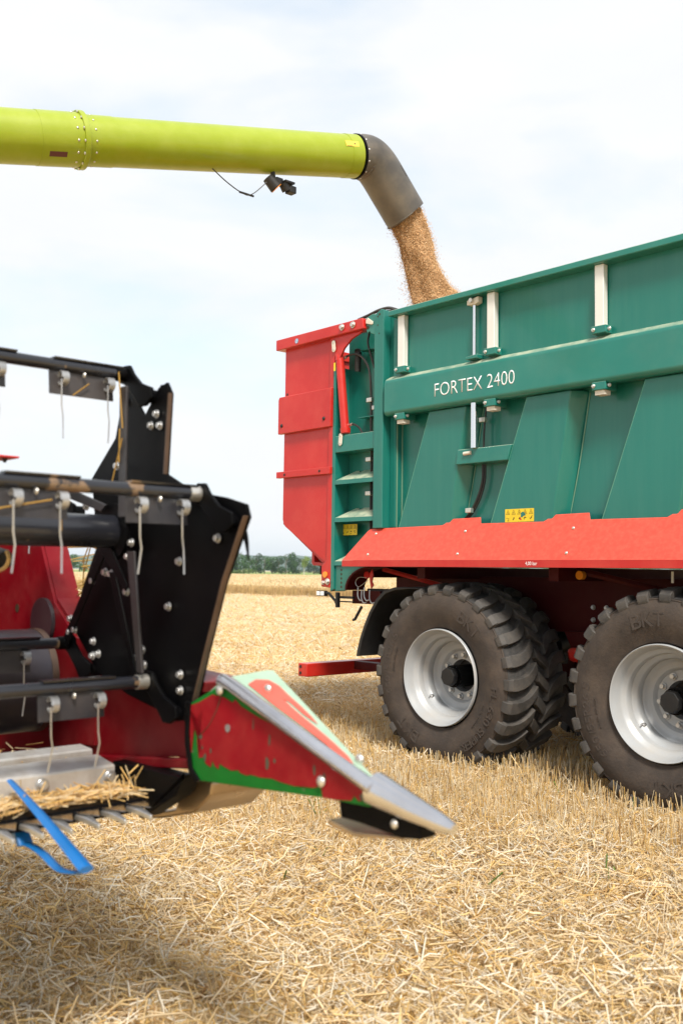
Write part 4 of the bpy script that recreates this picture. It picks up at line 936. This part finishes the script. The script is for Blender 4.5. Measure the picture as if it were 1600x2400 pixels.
# blue crop lifter
CY = -.345
lf = obj('crop_lifter', tube([(-.17, CY, .886), (-.05, CY, .852), (.10, CY, .806), (.265, CY, .752)], .01, 8, smooth=True, flat=.45, radii=lambda t: .009 + .011 * t), BLUE, H, smooth=True)
obj('lifter_leaf', tube([(.262, CY, .748), (.21, CY, .733), (.13, CY, .722), (.05, CY, .738), (-.02, CY, .745), (-.10, CY, .742), (-.15, CY, .757), (-.165, CY, .79)], .01, 8, flat=.4, radii=lambda t: .013), BLUE, lf, smooth=True)
obj('lifter_clamp', prism([(-.175, .80), (-.10, .79), (-.09, .775), (-.055, .742), (-.07, .735), (-.10, .755), (-.12, .75), (-.17, .765)], CY - .02, CY + .02), BLUE, lf, bevel=.004)
# reel
TB = {'A': (-.24, 2.03), 'B': (.172, 1.652), 'C': (-.073, 1.133), 'D': (-.565, 1.212), 'E': (-.70, 1.71)}
RC = (-.26, 1.56)
reel = obj('reel_tube', cyl((RC[0], YL, RC[1]), (RC[0], .02, RC[1]), .049, seg=32), TUBEM, H, smooth=True)
obj('reel_flange', cyl((RC[0], -.012, RC[1]), (RC[0], .0, RC[1]), .085, seg=28), BLACK, reel, smooth=True)
plates = {'A': [(-.235, -.035), (-.60, -.365), (-.95, -.73)], 'B': [(-.215, -.035), (-.545, -.375), (-.9, -.70)], 'C': [(-.32, -.13), (-.68, -.48)], 'D': [(-.34, -.12), (-.68, -.48)], 'E': [(-.26, -.06), (-.6, -.4)]}
def coil_and_tine(x, y, z, kink):
    pts = []
    for i in range(44): a = i * .50; pts.append((x + .0195 * math.cos(a), y + (i - 22) * .00048, z - .040 + .0195 * math.sin(a)))
    c = obj('coil_spring', tube(pts, .0030, 6, smooth=False), STEEL, reel, smooth=True)
    s = -1
    t_ = obj('tine', tube([(x + .014, y - .012, z - .045), (x + .014, y - .010, z - .12), (x + .012, y - .004 , z - .150), (x + .03 * kink, y - .012, z - .215)], .0023, 6, smooth=False), STEEL, c, smooth=True)
for k, (x, z) in TB.items():
    bt = obj('bat_tube', cyl((x, YL, z), (x, -.004, z), .0175, seg=20), TUBEM, reel, smooth=True)
    obj('tube_collar', cyl((x, -.028, z), (x, .004, z), .021, seg=20), ZINC if k in 'BC' else BLACK, reel, smooth=True)
    obj('crank_link', prism([(x - .032, z + .01), (x - .012, z + .03), (x + .022, z + .028), (x + .045, z + .0), (x + .09, z - .035), (x + .15, z - .055), (x + .155, z - .085), (x + .12, z - .105), (x + .085, z - .105), (x + .055, z - .075), (x + .0, z - .03), (x - .03, z - .02)], .006, .018), BLACK, reel, bevel=.003)
    obj('pivot_washer', cyl((x, .019, z), (x, .026, z), .024, seg=18), BLACK, reel, smooth=True)
    obj('pivot_boss', cyl((x + .128, .019, z - .078), (x + .128, .05, z - .078), .020, seg=18), BLACK, reel, smooth=True)
    for a, b in plates[k]:
        obj('tine_plate', prism([(x - .004, z - .015), (x + .002, z - .015), (x + .010, z - .085), (x + .004, z - .085)], a, b), GREYPL, reel)
        obj('tube_cover', prism([(x - .014, z + .0165), (x + .014, z + .0165), (x + .016, z + .022), (x - .016, z + .022)], a + .01, b + .03), TUBEM, reel)
        for yy in (a + .035, b - .02): coil_and_tine(x + .020, yy, z, random.uniform(.3, 1.1) if k != 'C' else .1)
        o = dome('plate_bolt', ZINC, .0085, reel); o.location = (x + .018, (a + b) / 2, z - .022); 
# eccentric end plate (black) with its worn edge, arms and bolts
pl = [(-.085, 1.975), (-.04, 1.985), (-.015, 1.95), (-.030, 1.72), (.10, 1.665), (.26, 1.64), (.352, 1.618), (.366, 1.585), (.27, 1.42), (.19, 1.22), (.123, 1.04), (.05, 1.038), (-.22, 1.08), (-.41, 1.13), (-.475, 1.185), (-.565, 1.25), (-.57, 1.29), (-.51, 1.40), (-.43, 1.52), (-.475, 1.735), (-.33, 1.85), (-.285, 1.99), (-.25, 2.0), (-.16, 1.90)]
obj('end_shield', prism(pl, .030, .038), BLACK, reel)
obj('worn_edge', prism([(.366, 1.588), (.276, 1.42), (.196, 1.22), (.128, 1.036), (.121, 1.036), (.189, 1.22), (.269, 1.42), (.359, 1.588)], .014, .0295), WEDGE, reel, bevel=.002)
obj('worn_edge', prism([(-.008, 1.95), (-.025, 1.72), (-.031, 1.72), (-.014, 1.95)], .018, .0295), WEDGE, reel)
obj('spider_arm', prism([(-.205, 1.985), (-.165, 1.985), (-.155, 1.60), (-.195, 1.60)], -.030, -.022), GREYPL, reel, bevel=.002)
obj('spider_arm', prism([(-.142, 1.50), (-.100, 1.50), (-.040, 1.16), (-.070, 1.16)], -.030, -.022), GREYPL, reel, bevel=.002)
obj('spider_arm', prism([(-.262, 1.44), (-.225, 1.44), (-.085, 1.15), (-.115, 1.15)], -.020, -.014), BLACK, reel, bevel=.002)
obj('spider_arm', prism([(-.345, 1.525), (-.262, 1.525), (-.148, 1.40), (-.162, 1.385)], -.020, -.014), BLACK, reel, bevel=.002)
obj('spider_arm', prism([(-.30, 1.62), (-.27, 1.64), (-.66, 1.74), (-.68, 1.71)], -.030, -.022), GREYPL, reel, bevel=.002)
obj('spider_arm', prism([(-.33, 1.52), (-.30, 1.50), (-.54, 1.20), (-.57, 1.22)], -.010, -.004), BLACK, reel, bevel=.002)
obj('spider_arm', prism([(-.24, 1.60), (-.23, 1.57), (.16, 1.63), (.17, 1.66)], -.010, -.004), BLACK, reel, bevel=.002)
db = hexbolt('reel_bolt', STEEL, .0095, .013, reel)
spread(db, [(x, .027 if x > .0 or z > 1.8 else -.0, z) for x, z in [(-.266, 1.954), (-.083, 1.898), (-.112, 1.867), (-.063, 1.862), (-.256, 1.757), (-.441, 1.643), (.227, 1.582), (.237, 1.533), (-.161, 1.526), (-.179, 1.486), (.053, 1.472), (-.39, 1.412), (-.181, 1.383), (-.312, 1.439), (-.276, 1.434), (-.529, 1.29), (-.375, 1.228), (-.342, 1.192), (-.378, 1.184), (.003, 1.346), (-.113, 1.198), (-.075, 1.179), (-.086, 1.221), (.071, 1.163), (.073, 1.12), (-.532, 1.248), (-.498, 1.257)]])
obj('hook_blade', tube([(.275, .055, 1.605), (.297, .055, 1.57), (.320, .055, 1.53), (.333, .055, 1.475)], .01, 10, radii=lambda t: .020 - .018 * t, flat=.5), BLACK, reel, smooth=True)
obj('hook_blade', tube([(-.095, .055, 1.985), (-.078, .055, 1.94), (-.078, .055, 1.89), (-.092, .055, 1.84)], .01, 10, radii=lambda t: .014 - .012 * t, flat=.5), BLACK, reel, smooth=True)
# ball, rope and marker seen at the left
obj('dust_boot', tube([(-.42, -.3, 1.475), (-.37, -.3, 1.475), (-.345, -.3, 1.472)], .03, 12, radii=lambda t: .035 - .01 * t), PLAST, H, smooth=True)
obj('rope_loop', tube([(-.42, -.31, 1.435), (-.37, -.31, 1.440), (-.32, -.31, 1.452), (-.300, -.31, 1.475), (-.315, -.31, 1.495)], .006, 7), ROPE, H, smooth=True)
mk = obj('marker_board', bx(-.45, -.340, -.33, -.27, 1.764, 1.770), REDLENS, H, bevel=.002); obj('marker_stem', cyl((-.372, -.3, 1.763), (-.372, -.3, 1.752), .008, .004, seg=8), PLAST, mk)
obj('marker_board_mount', tube([(-.45, -.3, 1.767), (-.9, -.5, 1.70), (-1.34, -.6, 1.58)], .008, 6, smooth=False), REDH, H)
# straw caught on the header
def debris():
    n = 900; c = np.stack([rng.uniform(-.21, -.07, n), rng.uniform(-1.25, -.02, n), .817 + rng.uniform(0, .025, n)], 1)
    n2 = 500; c2 = np.stack([rng.uniform(-.75, -.34, n2), rng.uniform(-1.25, .05, n2), rng.uniform(.80, .88, n2)], 1); n3 = 8
    c3 = np.stack([rng.uniform(-.17, -.05, n3), rng.uniform(-.03, .02, n3), rng.uniform(.80, .88, n3)], 1)
    c = np.concatenate([c, c2, c3]); n = len(c); d = rng.normal(0, 1, (n, 3)) * np.array([[.7, 1, .22]]); d[-n3:, 2] += 2
    a = straw_arrays(c, d, rng.uniform(.03, .12, n), rng.uniform(.0014, .0026, n), 1, None, None, straw_colors(n) * np.array([[1, .9, .7]]))
    S = [((-.205, -.033, 2.03), (-.175, -.033, 1.86)), ((-.19, -.034, 1.86), (-.19, -.034, 1.76)), ((-.17, -.036, 1.83), (-.225, -.036, 1.70)), ((.19, -.60, 1.575), (.19, -.42, 1.612)), ((-.10, -.28, 1.09), (-.10, -.19, 1.095)), ((-.22, -.17, 1.945), (-.22, -.12, 1.985)), ((.17, -.385, 1.585), (.17, -.385, 1.54))]
    p = np.array([s[0] for s in S]); q = np.array([s[1] for s in S]); L_ = np.linalg.norm(q - p, axis=1)
    b = straw_arrays((p + q) / 2, q - p, L_, np.full(len(S), .0028), 1, None, None, np.tile([[.50, .30, .07]], (len(S), 1)))
    n4 = 40; c4 = np.stack([rng.uniform(-1.0, -.80, n4), rng.uniform(.22, .32, n4), rng.uniform(1.30, 1.55, n4)], 1); d4 = rng.normal(0, 1, (n4, 3))
    e = straw_arrays(c4, d4, rng.uniform(.06, .2, n4), np.full(n4, .003), 1, None, None, np.tile([[.52, .34, .10]], (n4, 1)))
    co = np.concatenate([a[0], b[0], e[0]]); lp = np.concatenate([a[1], b[1] + len(a[0]), e[1] + len(a[0]) + len(b[0])]); cl = np.concatenate([a[2], b[2], e[2]])
    o = big_mesh('straw_debris', co, lp, 4, STRAW, cl); o.location = OH; o.rotation_euler = (0, 0, ROTZ)
    tag(o, 'bits of golden straw caught on the knife bar and reel arms', 'straw', kind='stuff')
debris()

# ============================================================ UNLOADING AUGER (its coordinates in the trailer's frame)
E = empty('unloading_auger', W(-1.306, .37, 5.074), ROTZ)
tag(E, 'lime green unloading pipe with a black spout pouring grain', 'unloading pipe')
P1 = Vector((0, 0, 0)); DA = Vector((.16009, .97028, .18148)).normalized(); AR = .187
def ap(s, up_=0, side=0): 
    u_ = Vector((0, 0, 1)); u_ = (u_ - DA * u_.dot(DA)).normalized(); sd = DA.cross(u_)     # sd points to the far side or near side
    return DA * s + u_ * up_ + sd * side
jx = -2.505
obj('pipe_section', cyl(ap(jx + .01), ap(-.05), AR * .97, seg=64), LIME, E, smooth=True)
obj('pipe_section', cyl(ap(-5.5), ap(jx - .01), AR * 1.03, seg=64), LIME, E, smooth=True)
obj('pipe_sleeve', cyl(ap(jx - .33), ap(jx - .012), AR * 1.045, seg=64), LIME, E, smooth=True)
obj('pipe_sleeve', cyl(ap(jx + .012), ap(jx + .24), AR * .99, seg=64), LIME, E, smooth=True)
obj('pipe_sleeve', cyl(ap(-.16), ap(-.045), AR * .985, seg=64), LIME, E, smooth=True)
obj('flange_ring', cyl(ap(jx - .020), ap(jx + .020), AR * 1.13, seg=64), LIME, E, bevel=.004)
side = DA.cross(Vector((0, 0, 1)) - DA * DA.z).normalized()
upv = (Vector((0, 0, 1)) - DA * DA.z).normalized()
bb = None
def radial_bolt(s, ang, r, size, name='flange_bolt', m=ZINC):
    o = dome(name, m, size, E); d = (upv * math.sin(ang) + side * math.cos(ang)); o.location = DA * s + d * r
    o.rotation_euler = d.to_track_quat('-Y', 'Z').to_euler(); return o
for k in range(14):
    a = k * 2 * math.pi / 14 + .1
    radial_bolt(jx - .07, a, AR * 1.05, .009); radial_bolt(jx + .07, a, AR * .995, .008)
    d = (upv * math.sin(a) + side * math.cos(a)); o = dome('flange_bolt', ZINC, .011, E); o.location = DA * (jx - .025) + d * AR * 1.08
    o.rotation_euler = DA.to_track_quat('Y', 'Z').to_euler()
# the black spout, bent down
def elbow():
    bm = nb(); dn = Vector((0, 0, -1)); out_ = DA.copy()
    ex = Vector((.082, .494, -.400)) 
    pts = [ap(-.03), ap(.05), ap(.115) + Vector((0, 0, -.015)), ap(.18) + Vector((0, 0, -.062)), ap(.25) + Vector((0, 0, -.14))]
    last = pts[-1]; dirn = (ex - last).normalized(); pts += [last + (ex - last) * .5, ex, ex + dirn * .01]
    P = smooth_path(pts, 5); rings = []; seg = 48; uprev = None
    for i, p in enumerate(P):
        d = (P[min(i + 1, len(P) - 1)] - P[max(i - 1, 0)]).normalized()
        t_ = i / (len(P) - 1); r_ = AR * (1.0 + .04 * min(1, t_ * 5) - .02 * t_)
        if uprev is None: uprev = upv
        u_ = (uprev - d * uprev.dot(d)).normalized(); uprev = u_; s_ = d.cross(u_); ring = []
        for j in range(seg):
            a = 2 * math.pi * j / seg; q = p + (u_ * math.cos(a) + s_ * math.sin(a)) * r_
            ring.append(bm.verts.new(q))
        rings.append(ring)
    # oblique mouth: the upper lip reaches less far than the lower
    for j in range(seg):
        a = 2 * math.pi * j / seg; d = dirn
        rings[-1][j].co += d * (-.085 * max(0, math.cos(a)) - .035 * min(0, math.cos(a))); rings[-2][j].co += d * (-.05 * max(0, math.cos(a)))
    for a, b in zip(rings, rings[1:]):
        for j in range(seg): bm.faces.new((a[j], a[(j + 1) % seg], b[(j + 1) % seg], b[j]))
    o = obj('spout', bm, SPOUT, E, smooth=True); s_ = o.modifiers.new('s', 'SOLIDIFY'); s_.thickness = .008; s_.offset = -1
    return P, dirn
SP, SD = elbow()
bm = cyl(ap(-.038), ap(-.018), AR * 1.02, seg=48); obj('spout_clamp', bm, BLACK, E, smooth=True)
for k in range(12):
    a = k * 2 * math.pi / 12; radial_bolt(-.004, a, AR * 1.01, .009, 'clamp_bolt', STEEL)
def spout_mark():
    i = int(len(SP) * .60); p = SP[i]; nx = SP[i + 1]; d = (nx - p).normalized(); c_ = Matrix.Rotation(-ROTZ, 3, 'Z') @ (Vector((0, 0, 1.45)) - W(-1.306, .37, 5.074)); sd = d.cross(upv).normalized()
    if sd.dot(c_) < 0: sd = -sd
    u_ = sd.cross(d).normalized(); u_ = u_ if u_.z > 0 else -u_
    nrm = (sd * .86 + u_ * .50).normalized(); t_ = d.cross(nrm)
    for k in range(6):
        for a, b in ((-.012, -.004), (.003, .011)):
            bm = nb(); q0 = p + d * (k * .018) + nrm * AR * 1.028
            bm.faces.new([bm.verts.new(q0 + d * x_ + t_ * y_) for x_, y_ in ((0, a), (.011, a), (.011, b), (0, b))]); obj('moulded_mark', bm, BLACK, E)
spout_mark()
# which side faces the camera
camdir = (Vector((0, 0, 1.45)) - (W(-1.306, .37, 5.074))); camloc = Matrix.Rotation(-ROTZ, 3, 'Z') @ camdir
sgn = 1 if side.dot(camloc) > 0 else -1
def on_pipe(s, ang, r):        # ang measured up from the side that faces the field
    d = side * sgn * math.cos(ang) + upv * math.sin(ang); return DA * s + d * r, d
def pipe_patch(name, s0, s1, a0, a1, r, m, parent=None):
    bm = nb(); g_ = []
    for i in range(7):
        a = a0 + (a1 - a0) * i / 6; g_.append([bm.verts.new(on_pipe(s, a, r)[0]) for s in (s0, s1)])
    for x_, y_ in zip(g_, g_[1:]): bm.faces.new((x_[0], x_[1], y_[1], y_[0]))
    return obj(name, bm, m, parent or E)
wd = pipe_patch('warning_decal', -.235, -.10, .10, .38, AR * .9885, ORDEC)
def tri_patch(s, a, h, m, r):
    bm = nb(); P = [(s - h * .5, a - h * 2.2), (s + h * .5, a - h * 2.2), (s, a + h * 2.8)]
    for i in range(3):
        p, q = P[i], P[(i + 1) % 3]; w_ = .003
        c0 = [on_pipe(p[0], p[1], r)[0], on_pipe(q[0], q[1], r)[0]]; t_ = (c0[1] - c0[0]).normalized(); nn = t_.cross(on_pipe(s, a, 1)[1]).normalized() * w_ * .6
        bm.faces.new([bm.verts.new(c) for c in (c0[0] - nn, c0[1] - nn, c0[1] + nn, c0[0] + nn)])
    return obj('pictogram', bm, INK, wd)
tri_patch(-.20, .22, .045, INK, AR * .990); pipe_patch('pictogram', -.150, -.135, .20, .27, AR * .9905, INK, wd)
pipe_patch('type_plate', jx - .28, jx - .15, -1.02, -.80, AR * 1.047, BROWNDEC)
# work lamp, camera and cable below the pipe
b0 = on_pipe(-.90, -1.45, AR * .97)[0]
obj('lamp_bracket', tube([b0 + Vector((0, 0, .02)), b0 + Vector((.0, .01, -.05)), b0 + Vector((0, .05, -.09))], .02, 8, smooth=False), PLAST, E)
wl = obj('work_lamp', cyl(b0 + Vector((-.02, -.03, -.045)), b0 + Vector((.01, .035, -.125)), .050, .056, seg=20), PLAST, E, smooth=True)
obj('lamp_lens', cyl(b0 + Vector((.0102, .0353, -.1254)), b0 + Vector((.0115, .039, -.129)), .052, seg=20), AMBER, wl)
obj('camera_body', cyl(b0 + Vector((0, .11, -.06)), b0 + Vector((0, .15, -.115)), .038, seg=14), PLAST, E, smooth=True)
obj('camera_hood', prism([(-.04, .03), (.05, .03), (.05, .015), (-.04, .015)], -.05, .05), PLAST, E).location = b0 + Vector((0, .15, -.075))
obj('camera_housing', bx(-.035, .035, -.03, .04, -.03, .03), PLAST, E, bevel=.006).location = b0 + Vector((0, .19, -.10))
obj('lamp_bracket', bx(-.02, .02, .03, .10, -.075, -.03), GREYPL, E, bevel=.006).location = b0
c0 = on_pipe(-1.46, -1.35, AR * .97)[0]; c1 = b0 + Vector((0, -.02, -.06))
obj('lamp_cable', tube([c0, c0.lerp(c1, .25) + Vector((0, 0, -.09)), c0.lerp(c1, .5) + Vector((0, 0, -.155)), c0.lerp(c1, .68) + Vector((0, 0, -.155)), c1], .0045, 6), HOSE, E, smooth=True)
cm = c0.lerp(c1, .5) + Vector((0, 0, -.155)); obj('cable_connector', cyl(cm + Vector((0, -.02, 0)), cm + Vector((0, .12, 0)), .009, seg=8), PLAST, E, smooth=True)
for s, a in ((-2.9, .3), (-1.4, -.1), (-.5, .1), (-2.2, .05)): pass
# embossed mark on the spout
# ============================================================ GRAIN STREAM
def grain_stream():
    base = W(0, 0, 0)
    # centre line (trailer frame) from the mouth down into the body; half width along the pipe's heading and across
    L = [(-1.232, .83, 4.80, .165, .14), (-1.222, .915, 4.60, .180, .14), (-1.205, 1.00, 4.42, .175, .13), (-1.195, 1.06, 4.25, .175, .13), (-1.185, 1.14, 4.10, .205, .13), (-1.18, 1.235, 3.98, .255, .14), (-1.175, 1.33, 3.85, .32, .15), (-1.17, 1.26, 3.65, .27, .17), (-1.17, 1.30, 3.3, .30, .2), (-1.17, 1.30, 2.9, .34, .25)]
    hd = np.array([DA.x, DA.y]) / math.hypot(DA.x, DA.y); nrm = np.array([-hd[1], hd[0]])
    Z = np.array([l[2] for l in L])[::-1]; A = np.array(L)[::-1]
    def at(z): return [np.interp(z, Z, A[:, i]) for i in (0, 1, 3, 4)]
    def rad(th, z):      # uneven outline
        return 1 + .07 * np.sin(3 * th + z * 3.1) + .05 * np.sin(7 * th - z * 4 + 1) + .045 * np.sin(2 * th + z * 13) + .03 * np.sin(4 * th + z * 23) + 1.0 * np.exp(-((z - 3.90) / .11) ** 2) * np.clip(np.cos(th), 0, 1) ** 1.5
    zs = np.linspace(4.74, 2.9, 120); th = np.linspace(0, 2 * math.pi, 48, endpoint=False); TH, ZZ = np.meshgrid(th, zs)
    x, y, wv, dv_ = at(ZZ); rr = rad(TH, ZZ) * .90; rr = rr * (1 + .03 * rng.normal(0, 1, rr.shape))
    a = np.cos(TH) * wv * rr; b = np.sin(TH) * dv_ * rr
    X = x + hd[0] * a + nrm[0] * b; Y = y + hd[1] * a + nrm[1] * b
    w_ = len(th); F = []
    for j in range(len(zs) - 1):
        i = np.arange(w_); F.append(np.stack([j * w_ + i, j * w_ + (i + 1) % w_, (j + 1) * w_ + (i + 1) % w_, (j + 1) * w_ + i], 1).ravel())
    core = np.stack([X.ravel(), Y.ravel(), ZZ.ravel()], 1); lp = np.concatenate(F)
    # grains: small double pyramids round and just outside the core
    n = 62000; z = rng.uniform(3.6, 4.74, n); t = rng.uniform(0, 2 * math.pi, n); x, y, wv, dv_ = at(z)
    spr = .88 + np.abs(rng.normal(0, .05, n)) + np.where(rng.uniform(0, 1, n) < .14, np.abs(rng.normal(0, .13, n)) * (1 + (4.7 - z) * .6), 0)
    rr = rad(t, z) * spr; a = np.cos(t) * wv * rr; b = np.sin(t) * dv_ * rr
    # splash to the right at the rim
    c = np.stack([x + hd[0] * a + nrm[0] * b, y + hd[1] * a + nrm[1] * b, z], 1)
    s = rng.uniform(.0030, .0052, n); d = rng.normal(0, 1, (n, 3)) * .6; d[:, 2] -= 1; d /= np.linalg.norm(d, axis=1, keepdims=True)
    u = np.cross(d, np.array([[1., .2, 0]])); u /= np.linalg.norm(u, axis=1, keepdims=True); w = np.cross(d, u)
    q = np.stack([c + d * s[:, None] * 1.3, c + u * s[:, None] * .7, c + (w * .6 - u * .35) * s[:, None], c + (-w * .6 - u * .35) * s[:, None], c - d * s[:, None] * 1.3], 1)
    T_ = np.array([0, 1, 2, 0, 2, 3, 0, 3, 1, 4, 2, 1, 4, 3, 2, 4, 1, 3]); FT = (np.arange(n) * 5)[:, None] + T_[None]
    col = np.array([[.64, .40, .20]]) * rng.uniform(.5, 1.4, (n, 1)); col[rng.uniform(0, 1, n) < .13] = (.80, .58, .34)
    C = np.repeat(np.concatenate([col, np.ones((n, 1))], 1), 5, axis=0)
    o = big_mesh('grain_stream', q.reshape(-1, 3), FT.ravel(), 3, GRAIN, C); o.location = OT; o.rotation_euler = (0, 0, ROTZ)
    tag(o, 'stream of brown wheat grain falling from the spout into the trailer', 'grain', kind='stuff')
    o2 = big_mesh('grain_core', core, lp, 4, GRAINC, None, o); o2['kind'] = 'stuff'
grain_stream()
for o in list(bpy.data.objects):
    if o.users_collection == () and o.parent is None and o.type == 'MESH': bpy.data.objects.remove(o)
def weeds():
    n = 45; cx = rng.uniform(-.3, 3.4, 36); cy = rng.uniform(4.2, 7.0, 36); k = rng.integers(0, 36, n)
    h = rng.uniform(.03, .10, n); c = np.stack([cx[k] + rng.normal(0, .03, n), cy[k] + rng.normal(0, .03, n), .05 + h * .5], 1)
    d = np.stack([rng.normal(0, .45, n), rng.normal(0, .45, n), np.ones(n)], 1)
    col = np.array([[.16, .26, .05]]) * rng.uniform(.6, 1.4, (n, 1)) + np.zeros((n, 3))
    a = straw_arrays(c, d, h, rng.uniform(.002, .004, n), 1, None, np.full(n, 1.8), col)
    tag(big_mesh('weeds', a[0], a[1], 4, STRAW, a[2]), 'sparse green weeds sprouting between the straw near the wheels', 'weeds', kind='stuff')
weeds()
